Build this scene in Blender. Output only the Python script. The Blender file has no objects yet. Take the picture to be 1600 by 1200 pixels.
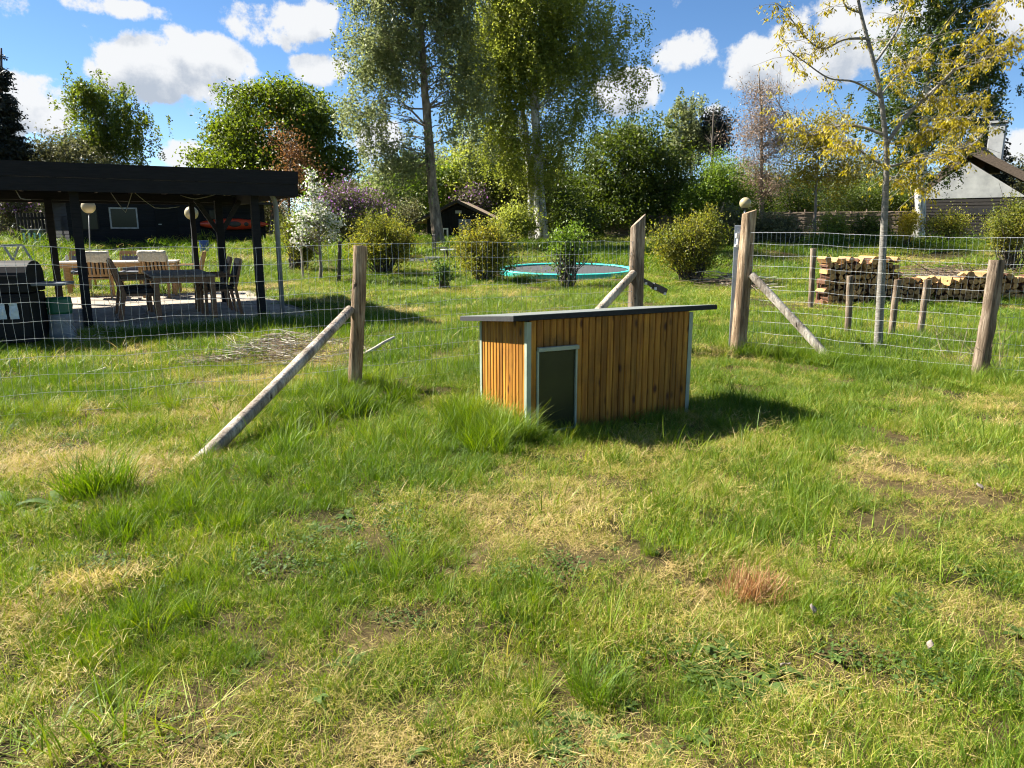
import bpy, math, random
import numpy as np
from mathutils import Vector, Matrix, Quaternion

random.seed(7)
RNG = np.random.default_rng(11)
R = math.radians
SC = bpy.context.scene
COL = SC.collection

# ------------------------------------------------------------------ camera, sky, sun, exposure
F_PX, EYE = 1150.0, 1.5
PITCH = math.atan(240.0 / F_PX)
cam_d = bpy.data.cameras.new('camera'); cam = bpy.data.objects.new('camera', cam_d); COL.objects.link(cam)
cam.location = (0, 0, EYE); cam.rotation_euler = (math.pi / 2 - PITCH, 0, 0)
cam_d.sensor_fit = 'HORIZONTAL'; cam_d.sensor_width = 36.0; cam_d.lens = 36.0 * F_PX / 1600.0
cam_d.clip_start = 0.05; cam_d.clip_end = 3000
SC.camera = cam

SUN_EL, SUN_AZ = R(42), R(-71)          # azimuth clockwise from +Y: from the left and a little behind the scene
to_sun = Vector((math.sin(SUN_AZ) * math.cos(SUN_EL), math.cos(SUN_AZ) * math.cos(SUN_EL), math.sin(SUN_EL)))
sd = bpy.data.lights.new('sun', 'SUN'); so = bpy.data.objects.new('sun', sd); COL.objects.link(so)
sd.energy = 5.0; sd.angle = R(0.53); sd.color = (1.0, 0.94, 0.84)
so.rotation_euler = (-to_sun).to_track_quat('-Z', 'Y').to_euler(); so.location = (-20, 5, 25)
SC.view_settings.view_transform = 'Standard'; SC.view_settings.look = 'None'
SC.view_settings.exposure = 1.95; SC.view_settings.gamma = 1.0
SC.view_settings.use_curve_mapping = False
SC.cycles.max_bounces = 6; SC.cycles.diffuse_bounces = 3; SC.cycles.glossy_bounces = 2
SC.cycles.transmission_bounces = 4; SC.cycles.transparent_max_bounces = 6
SC.cycles.adaptive_threshold = 0.02; SC.cycles.filter_width = 1.1
SC.cycles.caustics_reflective = False; SC.cycles.caustics_refractive = False

def pix_dir(px, py):
    a = (px - 800) / F_PX; b = -(py - 600) / F_PX
    c, s = math.cos(PITCH), math.sin(PITCH)
    return Vector((a, c + b * s, -s + b * c))

def make_world():
    w = bpy.data.worlds.new('World'); SC.world = w; w.use_nodes = True
    nt = w.node_tree; N = nt.nodes; L = nt.links
    for n in list(N): N.remove(n)
    def nd(t, **k):
        n = N.new(t)
        for a, v in k.items(): setattr(n, a, v)
        return n
    def mth(op, a, b=None, c=None, clamp=False):
        n = nd('ShaderNodeMath', operation=op, use_clamp=clamp)
        for i, v in enumerate((a, b, c)):
            if v is None: continue
            if isinstance(v, (int, float)): n.inputs[i].default_value = v
            else: L.new(v, n.inputs[i])
        return n.outputs[0]
    sky = nd('ShaderNodeTexSky', sky_type='NISHITA', sun_disc=False, sun_elevation=SUN_EL,
             sun_rotation=SUN_AZ % (2 * math.pi), altitude=50, air_density=0.72, dust_density=0.1, ozone_density=3.0)
    hs = nd('ShaderNodeHueSaturation'); hs.inputs['Saturation'].default_value = 1.14; hs.inputs['Value'].default_value = 0.88
    L.new(sky.outputs[0], hs.inputs['Color'])
    tc = nd('ShaderNodeTexCoord'); sp = nd('ShaderNodeSeparateXYZ'); L.new(tc.outputs['Generated'], sp.inputs[0])
    az = mth('ARCTAN2', sp.outputs[0], sp.outputs[1]); el = mth('ARCSINE', sp.outputs[2])
    def field(shift):
        e2 = mth('ADD', el, shift)
        cb = nd('ShaderNodeCombineXYZ'); L.new(az, cb.inputs[0]); L.new(e2, cb.inputs[1]); cb.inputs[2].default_value = 0.37
        fine = nd('ShaderNodeTexNoise'); fine.inputs['Scale'].default_value = 13.0; fine.inputs['Detail'].default_value = 8
        fine.inputs['Roughness'].default_value = 0.6; L.new(cb.outputs[0], fine.inputs['Vector'])
        big = nd('ShaderNodeTexNoise'); big.inputs['Scale'].default_value = 3.2; big.inputs['Detail'].default_value = 2
        L.new(cb.outputs[0], big.inputs['Vector'])
        f = mth('MULTIPLY_ADD', big.outputs[0], 3.2, -2.15)            # the same cumulus all round the sky
        for (px, py, rx, ry, hgt) in CLOUDS:
            d = pix_dir(px, py).normalized()
            a0, e0 = math.atan2(d.x, d.y), math.asin(d.z)
            du = mth('DIVIDE', mth('SUBTRACT', az, a0), rx / F_PX); dv = mth('DIVIDE', mth('SUBTRACT', e2, e0), ry / F_PX)
            r2 = mth('ADD', mth('MULTIPLY', du, du), mth('MULTIPLY', dv, dv))
            f = mth('MAXIMUM', f, mth('SUBTRACT', hgt, mth('MULTIPLY', r2, 0.9)))
        return mth('ADD', f, mth('MULTIPLY_ADD', fine.outputs[0], 3.9, -1.82)), fine
    # cumulus: centre pixel, half width, half height, strength
    f0, fine = field(0.0); f1, _ = field(0.03)
    mask = nd('ShaderNodeMapRange', interpolation_type='SMOOTHSTEP'); mask.inputs[1].default_value = 0.0; mask.inputs[2].default_value = 0.4
    L.new(f0, mask.inputs[0])
    shade = nd('ShaderNodeMapRange', interpolation_type='SMOOTHSTEP'); shade.inputs[1].default_value = 0.15; shade.inputs[2].default_value = 1.15
    L.new(f1, shade.inputs[0])
    cc = nd('ShaderNodeMix', data_type='RGBA'); L.new(shade.outputs[0], cc.inputs[0])
    cc.inputs[6].default_value = (4.9, 4.95, 5.0, 1); cc.inputs[7].default_value = (2.7, 3.0, 3.45, 1)
    up = nd('ShaderNodeMapRange'); up.inputs[1].default_value = -0.02; up.inputs[2].default_value = 0.03; L.new(el, up.inputs[0])
    fac = mth('MULTIPLY', mask.outputs[0], up.outputs[0])
    fac = mth('MULTIPLY', fac, 0.97)
    mx = nd('ShaderNodeMix', data_type='RGBA'); L.new(fac, mx.inputs[0]); L.new(hs.outputs[0], mx.inputs[6]); L.new(cc.outputs[2], mx.inputs[7])
    bg = nd('ShaderNodeBackground'); bg.inputs['Strength'].default_value = 0.05
    L.new(mx.outputs[2], bg.inputs['Color'])
    out = nd('ShaderNodeOutputWorld'); L.new(bg.outputs[0], out.inputs['Surface'])
    w.cycles.sampling_method = 'NONE'
CLOUDS = [(275, 100, 95, 52, .72), (190, 125, 75, 36, .5), (330, 140, 70, 40, .5), (55, 160, 70, 45, .7), (185, 12, 80, 18, .6),
          (440, 30, 90, 40, .6), (505, 110, 60, 26, .45), (1120, 85, 80, 34, .7), (1190, 110, 80, 36, .65), (1330, 60, 110, 60, .7),
          (980, 150, 60, 36, .6), (285, 240, 40, 22, .5), (575, 215, 60, 30, .5), (1585, 40, 60, 50, .5), (1600, 235, 50, 30, .6),
          (1120, 175, 60, 16, .35), (640, 270, 60, 25, .5)]
make_world()

# ------------------------------------------------------------------ noise and terrain
class VN:
    def __init__(s, seed): s.t = np.random.default_rng(seed).random((256, 256))
    def __call__(s, x, y):
        x = np.asarray(x, float); y = np.asarray(y, float)
        xi = np.floor(x).astype(int); yi = np.floor(y).astype(int); fx = x - xi; fy = y - yi
        fx = fx * fx * (3 - 2 * fx); fy = fy * fy * (3 - 2 * fy)
        t = s.t; a = t[xi & 255, yi & 255]; b = t[(xi + 1) & 255, yi & 255]; c = t[xi & 255, (yi + 1) & 255]; d = t[(xi + 1) & 255, (yi + 1) & 255]
        return (a * (1 - fx) + b * fx) * (1 - fy) + (c * (1 - fx) + d * fx) * fy
V1, V2, V3, V4 = VN(1), VN(2), VN(3), VN(4)
def fbm(v, x, y, o=4):
    s = 0; a = .5
    for i in range(o): s = s + a * v(x * 2 ** i + 17 * i, y * 2 ** i + 5 * i); a *= .5
    return s / (1 - .5 ** o)
def terr(x, y):
    x = np.asarray(x, float); y = np.asarray(y, float)
    t = np.clip((y - 16.8) / (34 - 16.8), 0, 1); z = .9 * t * t * (3 - 2 * t) + np.clip(y - 34, 0, 400) * .006
    near = np.clip((14 - np.hypot(x, y)) / 8, 0, 1)
    return z + near * ((fbm(V1, x * .9, y * .9, 3) - .5) * .09 + (fbm(V2, x * 3.2, y * 3.2, 2) - .5) * .035)
def tz(x, y): return float(terr(x, y))
def P(px, py, Y):
    d = pix_dir(px, py); k = Y / d.y
    return Vector((d.x * k, Y, EYE + d.z * k))
def G(px, py):
    d = pix_dir(px, py); k = 1.0
    for i in range(6000):
        p = Vector((0, 0, EYE)) + d * k
        if p.z <= tz(p.x, p.y): break
        k += 0.01 + k * .0008
    return Vector((p.x, p.y, tz(p.x, p.y)))
def GX(px, Y, dz=0.0):
    """ground point in the column px at distance Y"""
    z = tz(0, Y)
    for i in range(4):
        dep = Y * math.cos(PITCH) + (EYE - z) * math.sin(PITCH); x = (px - 800) / F_PX * dep; z = tz(x, Y)
    return Vector((x, Y, z + dz))

# ------------------------------------------------------------------ materials
def rgb(c): return (c[0], c[1], c[2], 1)
class MT:
    def __init__(s, name):
        s.m = bpy.data.materials.new(name); s.m.use_nodes = True; s.nt = s.m.node_tree; s.N = s.nt.nodes; s.L = s.nt.links
        s.b = s.N['Principled BSDF']; s.out = s.N['Material Output']
    def nd(s, t, **k):
        n = s.N.new(t)
        for a, v in k.items(): setattr(n, a, v)
        return n
    def noise(s, scale, detail=4, rough=.6, stretch=None, coord='Object'):
        if coord == 'Position': g = s.nd('ShaderNodeNewGeometry').outputs['Position']
        else: g = s.nd('ShaderNodeTexCoord').outputs[coord]
        if stretch:
            m = s.nd('ShaderNodeMapping'); m.inputs['Scale'].default_value = stretch; s.L.new(g, m.inputs[0]); g = m.outputs[0]
        n = s.nd('ShaderNodeTexNoise'); n.inputs['Scale'].default_value = scale; n.inputs['Detail'].default_value = detail; n.inputs['Roughness'].default_value = rough
        s.L.new(g, n.inputs['Vector']); return n.outputs[0]
    def ramp(s, fac, stops):
        r = s.nd('ShaderNodeValToRGB'); e = r.color_ramp.elements
        while len(e) < len(stops): e.new(.5)
        for el, (p, c) in zip(e, stops): el.position = p; el.color = rgb(c)
        s.L.new(fac, r.inputs[0]); return r.outputs[0]
    def mix(s, fac, a, b, blend='MIX'):
        n = s.nd('ShaderNodeMix', data_type='RGBA', blend_type=blend)
        for i, v in ((0, fac), (6, a), (7, b)):
            if isinstance(v, (int, float)): n.inputs[i].default_value = v
            elif isinstance(v, tuple): n.inputs[i].default_value = rgb(v)
            else: s.L.new(v, n.inputs[i])
        return n.outputs[2]
    def math(s, op, a, b, clamp=False):
        n = s.nd('ShaderNodeMath', operation=op, use_clamp=clamp)
        for i, v in ((0, a), (1, b)):
            if isinstance(v, (int, float)): n.inputs[i].default_value = v
            else: s.L.new(v, n.inputs[i])
        return n.outputs[0]
    def color(s, c): s.L.new(c, s.b.inputs['Base Color']); return s
    def bump(s, h, strength=.4, dist=.01):
        n = s.nd('ShaderNodeBump'); n.inputs['Strength'].default_value = strength; n.inputs['Distance'].default_value = dist
        s.L.new(h, n.inputs['Height']); s.L.new(n.outputs[0], s.b.inputs['Normal']); return s
    def rough(s, r): s.b.inputs['Roughness'].default_value = r; return s
    def metal(s, r): s.b.inputs['Metallic'].default_value = r; return s
    def spec(s, r): s.b.inputs['Specular IOR Level'].default_value = r; return s

M = {}
def simple(name, c1, c2, scale=6, rough=.7, stretch=None, bump=.25, metal=0, spec=.4, rnd=0):
    m = MT(name); n = m.noise(scale, 5, .62, stretch); c = m.ramp(n, [(.3, c1), (.7, c2)])
    if rnd:
        oi = m.nd('ShaderNodeObjectInfo'); k = m.math('MULTIPLY_ADD', oi.outputs['Random'], rnd)
        k.node.inputs[2].default_value = 1 - rnd / 2
        v = m.nd('ShaderNodeHueSaturation'); m.L.new(k, v.inputs['Value']); m.L.new(c, v.inputs['Color']); c = v.outputs[0]
    m.color(c).rough(rough).metal(metal).spec(spec)
    if bump: m.bump(n, bump)
    M[name] = m.m; return m.m

simple('black_wood', (.005, .005, .005), (.013, .012, .012), 5, .75, (1, 1, 8), .3, spec=.25)
simple('black_board', (.006, .0065, .008), (.015, .016, .019), 4, .75, (1, 6, 14), .2, spec=.12, rnd=.5)
simple('grey_pipe', (.17, .18, .18), (.25, .26, .26), 8, .5)
simple('roof_felt', (.010, .010, .011), (.026, .026, .028), 30, .85, None, .3, rnd=0)
simple('felt_top', (.09, .10, .095), (.16, .175, .16), 40, .9, None, .4)
simple('trim_metal', (.19, .23, .18), (.30, .35, .28), 5, .42, None, .05, spec=.5)
simple('galv', (.30, .33, .36), (.46, .49, .52), 14, .45, None, .05, metal=.5)
simple('wire', (.40, .41, .41), (.58, .59, .58), 20, .4, None, 0, metal=.45)
simple('white_paint', (.62, .62, .60), (.80, .80, .77), 3, .6)
simple('globe', (.30, .25, .13), (.40, .34, .19), 3, .3, None, 0, spec=.5)
simple('oak', (.30, .17, .07), (.46, .29, .13), 4, .55, (1, 8, 8), .1)
simple('oak_top', (.46, .40, .32), (.62, .55, .46), 4, .5, (8, 1, 8), .1)
simple('teak_dark', (.13, .065, .028), (.28, .145, .066), 5, .6, (1, 8, 8), .1)
simple('teak_grey', (.20, .145, .105), (.34, .26, .19), 5, .7, (1, 9, 6), .2)
simple('cushion_dark', (.022, .018, .014), (.045, .036, .028), 20, .9)
simple('cushion_grey', (.10, .11, .13), (.16, .17, .20), 20, .9)
simple('fleece', (.55, .50, .40), (.80, .76, .66), 30, .95, None, 1.0)
simple('grill_black', (.005, .005, .0055), (.010, .010, .011), 6, .6, None, .1, spec=.2)
simple('grill_shelf', (.07, .085, .11), (.12, .14, .17), 6, .45)
simple('cloth_white', (.40, .46, .52), (.60, .66, .70), 12, .9)
simple('sack_green', (.01, .075, .04), (.02, .12, .065), 5, .4, None, .5)
simple('sack_grey', (.13, .15, .16), (.26, .28, .29), 4, .4, (1, 1, 3), .8)
simple('kayak_red', (.36, .028, .010), (.46, .05, .018), 3, .3, None, 0)
simple('kayak_grey', (.36, .37, .37), (.48, .49, .49), 4, .5, None, 0)
simple('blue_plastic', (.02, .06, .25), (.03, .09, .34), 4, .4, None, 0)
simple('bin_dark', (.02, .03, .04), (.04, .05, .06), 4, .45, None, 0)
simple('bin_blue', (.16, .36, .48), (.30, .52, .62), 4, .45, None, 0)
simple('roof_tile', (.22, .085, .06), (.36, .16, .12), 7, .8, (1, 1, 1), .4, rnd=.3)
simple('turquoise', (.03, .42, .36), (.06, .55, .48), 5, .5, None, .3)
simple('mat_black', (.035, .035, .038), (.07, .072, .076), 40, .7)
simple('slab', (.20, .165, .125), (.36, .31, .245), 6, .9, None, .3, rnd=.35)
simple('patio_bed', (.09, .08, .065), (.17, .15, .12), 20, .95)
simple('brown_edge', (.19, .13, .085), (.33, .25, .17), 5, .8)
simple('thatch', (.06, .045, .034), (.15, .115, .088), 10, .95, (1, 8, 2), 1.0)
simple('timber_dark', (.012, .011, .010), (.038, .033, .029), 4, .8, (2, 1, 12), .4, rnd=.6)
simple('whitewash', (.27, .28, .28), (.42, .43, .42), 2, .85, None, .3)
simple('wattle', (.10, .07, .05), (.30, .23, .17), 6, .9, (1, 1, 10), .4)
simple('twig', (.10, .07, .045), (.26, .195, .135), 12, .9)
simple('twig_pale', (.34, .30, .24), (.58, .53, .44), 9, .85)
simple('log_bark', (.050, .022, .011), (.15, .070, .034), 18, .9, None, .6, rnd=.7)
simple('log_cut', (.27, .125, .042), (.50, .30, .115), 14, .8, (6, 1, 1), .3, rnd=.7)
simple('blue_door', (.10, .13, .19), (.15, .18, .25), 3, .6)
simple('iron', (.012, .012, .013), (.03, .03, .032), 8, .5)
simple('stone_grey', (.20, .21, .22), (.36, .37, .38), 6, .85, None, .4)
simple('rope', (.24, .22, .19), (.38, .35, .30), 20, .9)
simple('dead_leaf', (.16, .13, .10), (.27, .23, .18), 30, .8)
simple('bark_grey', (.13, .105, .08), (.26, .22, .175), 9, .9, (3, 3, 1), .8)
simple('bark_dark', (.045, .036, .028), (.105, .085, .065), 9, .9, (3, 3, 1), .8)
simple('bark_young', (.10, .09, .07), (.27, .25, .215), 9, .75, (2, 2, 5), .5)

def glass_mat():
    m = MT('window_glass'); m.b.inputs['Base Color'].default_value = (.025, .03, .022, 1); m.rough(.15).spec(.12); M['glass'] = m.m
    m = MT('flap_plastic'); n = m.noise(3, 4); m.color(m.ramp(n, [(.3, (.012, .016, .006)), (.8, (.024, .030, .010))])).rough(.35).spec(.3)
    m.bump(m.noise(9, 2), .08, .01); M['flap'] = m.m
glass_mat()

def stained_board():
    m = MT('stained_board')
    oi = m.nd('ShaderNodeObjectInfo')
    tc = m.nd('ShaderNodeTexCoord'); mp = m.nd('ShaderNodeMapping'); mp.inputs['Scale'].default_value = (30, 30, 1.6)
    off = m.nd('ShaderNodeVectorMath', operation='SCALE'); cb = m.nd('ShaderNodeCombineXYZ')
    for i in range(3): m.L.new(oi.outputs['Random'], cb.inputs[i])
    off.inputs['Scale'].default_value = 37; m.L.new(cb.outputs[0], off.inputs[0])
    m.L.new(tc.outputs['Object'], mp.inputs[0]); m.L.new(off.outputs[0], mp.inputs[1])
    n = m.nd('ShaderNodeTexNoise'); n.inputs['Scale'].default_value = 1.6; n.inputs['Detail'].default_value = 6; m.L.new(mp.outputs[0], n.inputs['Vector'])
    c = m.ramp(n.outputs[0], [(.28, (.19, .068, .008)), (.5, (.36, .155, .018)), (.75, (.52, .26, .038))])
    # knots
    mk = m.nd('ShaderNodeMapping'); mk.inputs['Scale'].default_value = (9, 9, 4.5); m.L.new(tc.outputs['Object'], mk.inputs[0]); m.L.new(off.outputs[0], mk.inputs[1])
    vo = m.nd('ShaderNodeTexVoronoi'); vo.inputs['Scale'].default_value = 1.0; m.L.new(mk.outputs[0], vo.inputs['Vector'])
    kf = m.ramp(vo.outputs['Distance'], [(.09, (1, 1, 1)), (.22, (0, 0, 0))])
    c = m.mix(kf, c, (.075, .022, .006))
    # damp green-black stains
    st = m.noise(2.3, 5, .7, None, 'Position'); sf = m.ramp(st, [(.52, (0, 0, 0)), (.72, (.55, .55, .55))])
    c = m.mix(sf, c, (.085, .05, .016))
    sx = m.nd('ShaderNodeSeparateXYZ'); m.L.new(tc.outputs['Object'], sx.inputs[0])                # mud splashed up the foot of the boards
    gn = m.noise(7, 5, .7, None, 'Position'); gh = m.math('MULTIPLY_ADD', gn, -.42); gh.node.inputs[2].default_value = .33
    gz = m.math('SUBTRACT', gh, sx.outputs[2]); gf = m.ramp(gz, [(.0, (0, 0, 0)), (.12, (.75, .75, .75))]); c = m.mix(gf, c, (.060, .040, .018))
    v = m.nd('ShaderNodeHueSaturation'); k = m.nd('ShaderNodeMath', operation='MULTIPLY_ADD'); m.L.new(oi.outputs['Random'], k.inputs[0])
    k.inputs[1].default_value = .44; k.inputs[2].default_value = .57; m.L.new(k.outputs[0], v.inputs['Value']); m.L.new(c, v.inputs['Color'])
    m.color(v.outputs[0]).rough(.6).spec(.25); m.bump(n.outputs[0], .15, .004); M['board'] = m.m
stained_board()

def post_wood(name, c0, c1, c2):
    m = MT(name); n = m.noise(3.2, 8, .72, (16, 16, .9)); c = m.ramp(n, [(.32, c0), (.5, c1), (.64, c2)])
    big = m.noise(2.2, 4, .6, (2.5, 2.5, .8)); bf = m.ramp(big, [(.42, (.52, .48, .44)), (.62, (1.12, 1.1, 1.06))]); c = m.mix(1.0, c, bf, 'MULTIPLY')
    k = m.noise(13, 3, .6, (1, 1, .45)); kf = m.ramp(k, [(.66, (0, 0, 0)), (.71, (1, 1, 1))]); c = m.mix(kf, c, (.035, .025, .018))
    m.color(c).rough(.9).spec(.15); m.bump(n, 1.0, .02); M[name] = m.m
post_wood('post_brown', (.11, .072, .042), (.37, .27, .175), (.56, .45, .32))
post_wood('post_grey', (.24, .20, .16), (.58, .52, .44), (.74, .69, .60))
post_wood('post_weathered', (.09, .068, .050), (.29, .23, .17), (.45, .38, .30))

def birch_bark():
    m = MT('birch_bark'); n = m.noise(2.2, 6, .65, (2.2, 2.2, .8)); c = m.ramp(n, [(.36, (.05, .045, .04)), (.45, (.34, .325, .29)), (.6, (.66, .64, .58))])
    m.color(c).rough(.8); m.bump(n, .6, .03); M['birch_bark'] = m.m
    m = MT('birch_bark_dark'); n = m.noise(2.6, 6, .65, (2.2, 2.2, .8)); c = m.ramp(n, [(.34, (.05, .038, .027)), (.5, (.19, .145, .10)), (.7, (.38, .31, .23))])
    m.color(c).rough(.85); m.bump(n, .6, .03); M['birch_bark_dark'] = m.m
birch_bark()

def leaf_mat(name, stops, trans=.45, rough=.5, spec=.35, tr_gain=1.5, patch=.6):
    m = MT(name); g = m.nd('ShaderNodeNewGeometry')
    n = m.noise(patch, 3, .5, None, 'Position')
    f = m.math('MULTIPLY_ADD', g.outputs['Random Per Island'], .55); f.node.inputs[2].default_value = 0
    f2 = m.math('MULTIPLY_ADD', n, .9); f2.node.inputs[2].default_value = -.2
    f = m.math('ADD', f, f2, True)
    c = m.ramp(f, stops)
    m.color(c).rough(rough).spec(spec)
    t = m.nd('ShaderNodeBsdfTranslucent'); tc = m.nd('ShaderNodeHueSaturation'); tc.inputs['Value'].default_value = tr_gain; tc.inputs['Saturation'].default_value = 1.12
    tc.inputs['Hue'].default_value = .492
    m.L.new(c, tc.inputs['Color']); m.L.new(tc.outputs[0], t.inputs['Color'])
    mx = m.nd('ShaderNodeMixShader'); mx.inputs[0].default_value = trans; m.L.new(m.b.outputs[0], mx.inputs[1]); m.L.new(t.outputs[0], mx.inputs[2])
    m.L.new(mx.outputs[0], m.out.inputs['Surface']); M[name] = m.m
leaf_mat('leaf_birch', [(.1, (.12, .155, .026)), (.5, (.205, .245, .046)), (.9, (.31, .335, .08))], .52)
leaf_mat('leaf_birch_airy', [(.1, (.10, .125, .045)), (.5, (.17, .20, .08)), (.9, (.26, .285, .13))])
leaf_mat('leaf_beech', [(.1, (.045, .075, .010)), (.5, (.095, .135, .018)), (.9, (.18, .215, .035))])
leaf_mat('leaf_dark', [(.1, (.026, .046, .008)), (.5, (.055, .085, .013)), (.9, (.12, .155, .024))], .38)
leaf_mat('leaf_conifer', [(.1, (.008, .013, .010)), (.5, (.015, .022, .016)), (.9, (.030, .036, .022))], .15)
leaf_mat('leaf_olive', [(.1, (.05, .055, .022)), (.5, (.095, .10, .04)), (.9, (.165, .165, .07))], .3)
leaf_mat('leaf_bright', [(.1, (.06, .11, .015)), (.5, (.11, .18, .025)), (.9, (.19, .26, .045))])
leaf_mat('leaf_yellowbush', [(.1, (.075, .105, .018)), (.5, (.16, .18, .03)), (.9, (.31, .27, .045))], .5)
leaf_mat('leaf_yellow', [(.1, (.21, .19, .020)), (.5, (.36, .30, .032)), (.9, (.50, .42, .07))], .48, tr_gain=1.35)
leaf_mat('leaf_gold', [(.1, (.12, .12, .02)), (.5, (.24, .21, .03)), (.9, (.40, .32, .045))], .45)
leaf_mat('leaf_brown', [(.1, (.13, .085, .055)), (.5, (.26, .185, .125)), (.9, (.38, .29, .20))], .35)
leaf_mat('leaf_russet', [(.1, (.07, .040, .018)), (.5, (.145, .075, .032)), (.9, (.21, .14, .055))], .4)
leaf_mat('petal_white', [(.1, (.52, .50, .40)), (.5, (.72, .71, .62)), (.9, (.84, .83, .78))], .35, tr_gain=1.0)
leaf_mat('petal_lilac', [(.1, (.24, .09, .28)), (.5, (.37, .17, .42)), (.9, (.48, .29, .53))], .35, tr_gain=1.1)
leaf_mat('leaf_weed', [(.1, (.045, .085, .018)), (.5, (.075, .13, .028)), (.9, (.12, .18, .045))], .4, .6, .2)
leaf_mat('dead_grass', [(.1, (.20, .095, .035)), (.5, (.33, .18, .075)), (.9, (.46, .30, .15))], .3)

def grass_mat():
    m = MT('grass'); at = m.nd('ShaderNodeAttribute', attribute_type='INSTANCER', attribute_name='dry')
    g = m.nd('ShaderNodeNewGeometry')
    f = m.math('MULTIPLY_ADD', g.outputs['Random Per Island'], .42); f.node.inputs[2].default_value = -.21
    f = m.math('ADD', f, at.outputs['Fac'])
    a2 = m.nd('ShaderNodeAttribute', attribute_type='GEOMETRY', attribute_name='bl'); f = m.math('ADD', f, a2.outputs['Fac'])
    pn = m.noise(1.1, 4, .6, None, 'Position'); pn = m.math('MULTIPLY_ADD', pn, .9); pn.node.inputs[2].default_value = -.45; f = m.math('ADD', f, pn, True)
    c = m.ramp(f, [(.0, (.078, .140, .012)), (.25, (.155, .235, .018)), (.5, (.245, .280, .030)), (.72, (.35, .30, .070)), (1.0, (.50, .38, .165))])
    m.color(c).rough(.55).spec(.28)
    t = m.nd('ShaderNodeBsdfTranslucent'); tc = m.nd('ShaderNodeHueSaturation'); tc.inputs['Value'].default_value = 1.45; tc.inputs['Saturation'].default_value = 1.1
    m.L.new(c, tc.inputs['Color']); m.L.new(tc.outputs[0], t.inputs['Color'])
    mx = m.nd('ShaderNodeMixShader'); mx.inputs[0].default_value = .30; m.L.new(m.b.outputs[0], mx.inputs[1]); m.L.new(t.outputs[0], mx.inputs[2])
    m.L.new(mx.outputs[0], m.out.inputs['Surface']); M['grass'] = m.m
    m = MT('lawn_soil'); a = m.noise(.55, 5, .6, None, 'Position'); b = m.noise(9, 6, .7, None, 'Position')
    c1 = m.ramp(a, [(.34, (.045, .042, .016)), (.5, (.085, .068, .030)), (.66, (.15, .105, .055))])
    c2 = m.ramp(b, [(.3, (.35, .33, .30)), (.75, (1.15, 1.12, 1.0))])
    c = m.mix(1.0, c1, c2, 'MULTIPLY'); m.color(c).rough(.95).spec(.1); m.bump(b, .8, .03); M['soil'] = m.m
grass_mat()

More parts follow.
